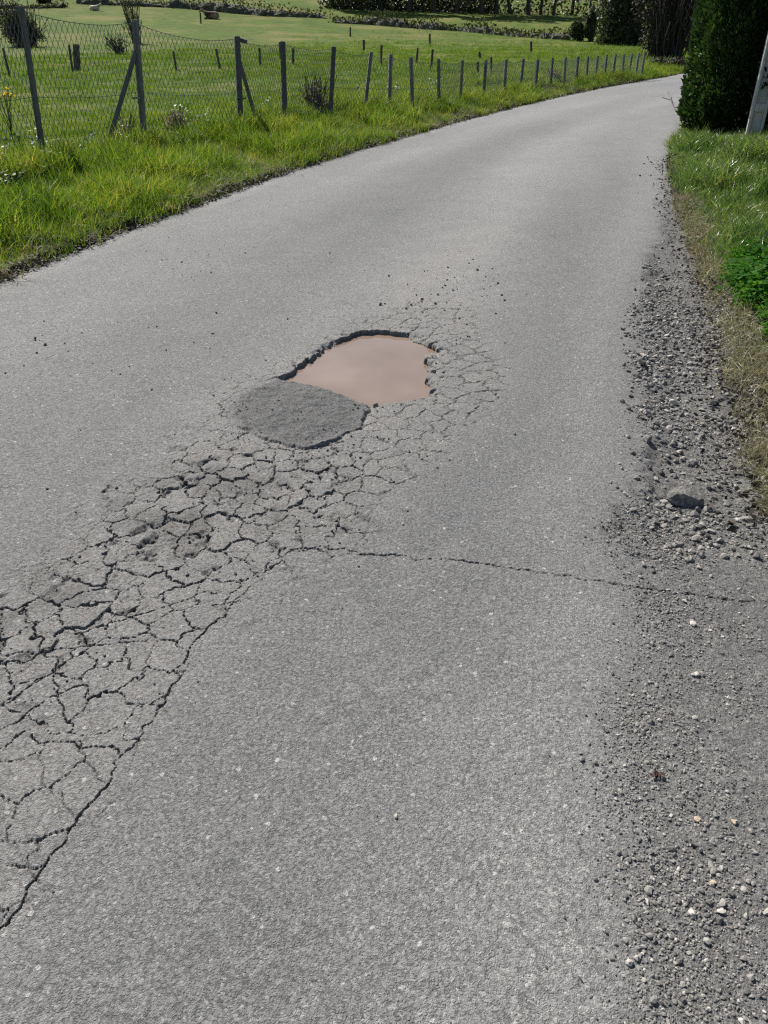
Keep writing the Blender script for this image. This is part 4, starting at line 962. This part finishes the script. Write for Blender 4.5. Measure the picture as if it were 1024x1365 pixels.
pb = gp(1003, 184, .12); z0 = float(terrain(*pb)); pole = empty('concrete_pole', (pb[0], pb[1], z0 - .1), math.radians(-18)); tag(pole, 'pale grey precast concrete utility pole in front of the conifer hedge', 'pole')
def pole_shaft():
    bm = bmesh.new(); H = 7.2; n = 9
    def bx(x0, x1, y0, y1, z0, z1):
        vs = [bm.verts.new((x, y, z)) for z in (z0, z1) for x, y in ((x0, y0), (x1, y0), (x1, y1), (x0, y1))]
        for q in ((3, 2, 1, 0), (4, 5, 6, 7), (0, 1, 5, 4), (1, 2, 6, 5), (2, 3, 7, 6), (3, 0, 4, 7)): bm.faces.new([vs[i] for i in q])
    bx(-.105, -.065, -.09, .09, 0, H); bx(.065, .105, -.09, .09, 0, H); bx(-.066, .066, -.045, .045, 0, H - .003)
    for k in range(n): z = .42 + k * .8; bx(-.0655, .0655, -.086, .086, z, z + .10)
    bmesh.ops.bevel(bm, geom=[e for e in bm.edges], offset=.006, segments=1, affect='EDGES'); return bm
obj_bm('shaft', pole_shaft(), M_POLE, pole)
bm = bmesh.new(); bmesh.ops.create_cube(bm, size=1); bmesh.ops.scale(bm, vec=(.30, .26, .16), verts=bm.verts); bmesh.ops.bevel(bm, geom=list(bm.edges), offset=.02, segments=1, affect='EDGES')
ft = obj_bm('footing', bm, M_POLE, pole); ft.location = (0, 0, .03)
pp = at(1034, 176); panel = empty('sheet_panel', (pp[0] + .1, pp[1] + .3, float(terrain(pp[0], pp[1]))), math.radians(-12)); tag(panel, 'dark slate-blue sheet panel partly hidden by the concrete pole', 'panel')
def bar(name, x0, x1, y0, y1, z0, z1, mat, par):
    bm = bmesh.new(); bmesh.ops.create_cube(bm, size=1); bmesh.ops.scale(bm, vec=(x1 - x0, y1 - y0, z1 - z0), verts=bm.verts); bmesh.ops.translate(bm, vec=((x0 + x1) / 2, (y0 + y1) / 2, (z0 + z1) / 2), verts=bm.verts)
    bmesh.ops.bevel(bm, geom=list(bm.edges), offset=.006, segments=1, affect='EDGES'); return obj_bm(name, bm, mat, par)
bar('sheet', -.26, .72, -.012, .012, .06, .95, M_PANEL, panel)
for a in (-.3, .72): bar('frame_post', a, a + .04, -.022, .022, -.05, 1.0, M_PANEL, panel)
bar('top_rail', -.262, .718, -.02, .02, .955, .99, M_PANEL, panel)
# dry stick on the lane by the hedge
S = [(908, 158), (898, 149), (893, 140), (890, 131), (889, 129)]; pts = np.array([[*gp(*q), .03 + .02 * i] for i, q in enumerate(S)]); pts[:, 2] += .02
tw = np.array([pts[1], pts[2]]); V, Fc = tubes(np.vstack([pts[:-1], tw]), np.vstack([pts[1:], tw + np.array([[.22, .1, .05], [-.14, .15, .04]])]), .010)
tag(obj_np('dry_branch', V, Fc, M_TWIG), 'thin dry branch reaching over the lane from the conifer hedge', 'branch')

# ------------------------------------------------------------------ cows lying in the pasture
def cow(px, py, wpx, mat, label, flip, seed):
    p = at(px, py); m = mpp(p); L = wpx * m
    k = L / 2.55; f = -1 if flip else 1
    RG = [(-1.15, .30, .05, .05), (-1.06, .36, .28, .27), (-.75, .42, .48, .42), (-.3, .42, .56, .40), (.2, .44, .50, .42), (.52, .52, .38, .38), (.74, .70, .22, .27), (.90, .92, .17, .21), (1.06, .98, .17, .18), (1.24, .88, .12, .13), (1.38, .80, .09, .09), (1.42, .79, .02, .02)]
    q = np.linspace(0, 2 * math.pi, 15)[:-1]
    V = np.array([[x * f, math.cos(t) * ry + .05 * max(x, 0), z + math.sin(t) * rz] for x, z, ry, rz in RG for t in q]) * k; V[:, 2] = np.maximum(V[:, 2], 0)
    Fc = np.array([[i * 14 + j, i * 14 + (j + 1) % 14, (i + 1) * 14 + (j + 1) % 14, (i + 1) * 14 + j] for i in range(len(RG) - 1) for j in range(14)])
    o = obj_np('cow', V, Fc, mat, smooth=True); o.location = (p[0], p[1], float(terrain(p[0], p[1])) - .03); o.rotation_euler = (0, 0, math.radians(12 if flip else -14))
    for sd in (-1, 1):
        E1 = np.array([[.95 * f, sd * .14, 1.08], [1.03 * f, sd * .16, 1.0], [.98 * f, sd * .36, 1.10], [.90 * f, sd * .16, 1.0]]) * k
        obj_np('ear', E1, np.array([[0, 1, 2], [0, 2, 3], [1, 3, 2], [0, 3, 1]]), mat, o)
        A = np.array([[(.45 if sd > 0 else -.75) * f, -.40, .10], [(.80 if sd > 0 else -.30) * f, -.52, .08]]) * k
        V, Fc = box_between(A[0], A[1], .17 * k, .15 * k, .2, .4); obj_np('folded_leg', V, Fc, mat, o)
    tag(o, label, 'cow')
cow(281, 25, 26, M_COWB, 'brown cow lying on the grass beside a dark stake', True, 1)
cow(128, 14, 19, M_COWP, 'cream cow lying alone on the upper pasture', False, 2)

# ------------------------------------------------------------------ yellow flowers by the fence
def ragwort(px, py, h, label, seed, mat=None, nf=7):
    p = gp(px, py, .1); r = np.random.default_rng(seed); z = float(terrain(*p)); root = empty('yellow_flower', (p[0], p[1], z)); tag(root, label, 'flower', 'yellow flowers by the fence')
    A = np.zeros((nf, 3)); A[:, 2] = h * .3; B = np.column_stack([r.normal(0, .09, nf), r.normal(0, .06, nf), h * r.uniform(.72, 1.05, nf)])
    A0 = np.vstack([A * 0, A]); B0 = np.vstack([A, B]); V, Fc = tubes(A0 + r.normal(0, 1e-4, A0.shape), B0, .005); obj_np('stem', V, Fc, M_GRASS, root)
    for b in B:
        q = r.normal(0, .022, (9, 3)); q[:, 2] *= .4; V, Fc = card_mesh(b + q, .034, r, .5); obj_np('petals', V, Fc, M_YELLOW, root)['kind'] = 'stuff'
ragwort(22, 205, .85, 'tall yellow flowers left of the outermost concrete post', 1)
ragwort(2, 228, .50, 'low yellow flower at the edge of the frame below the taller ones', 2, nf=4)
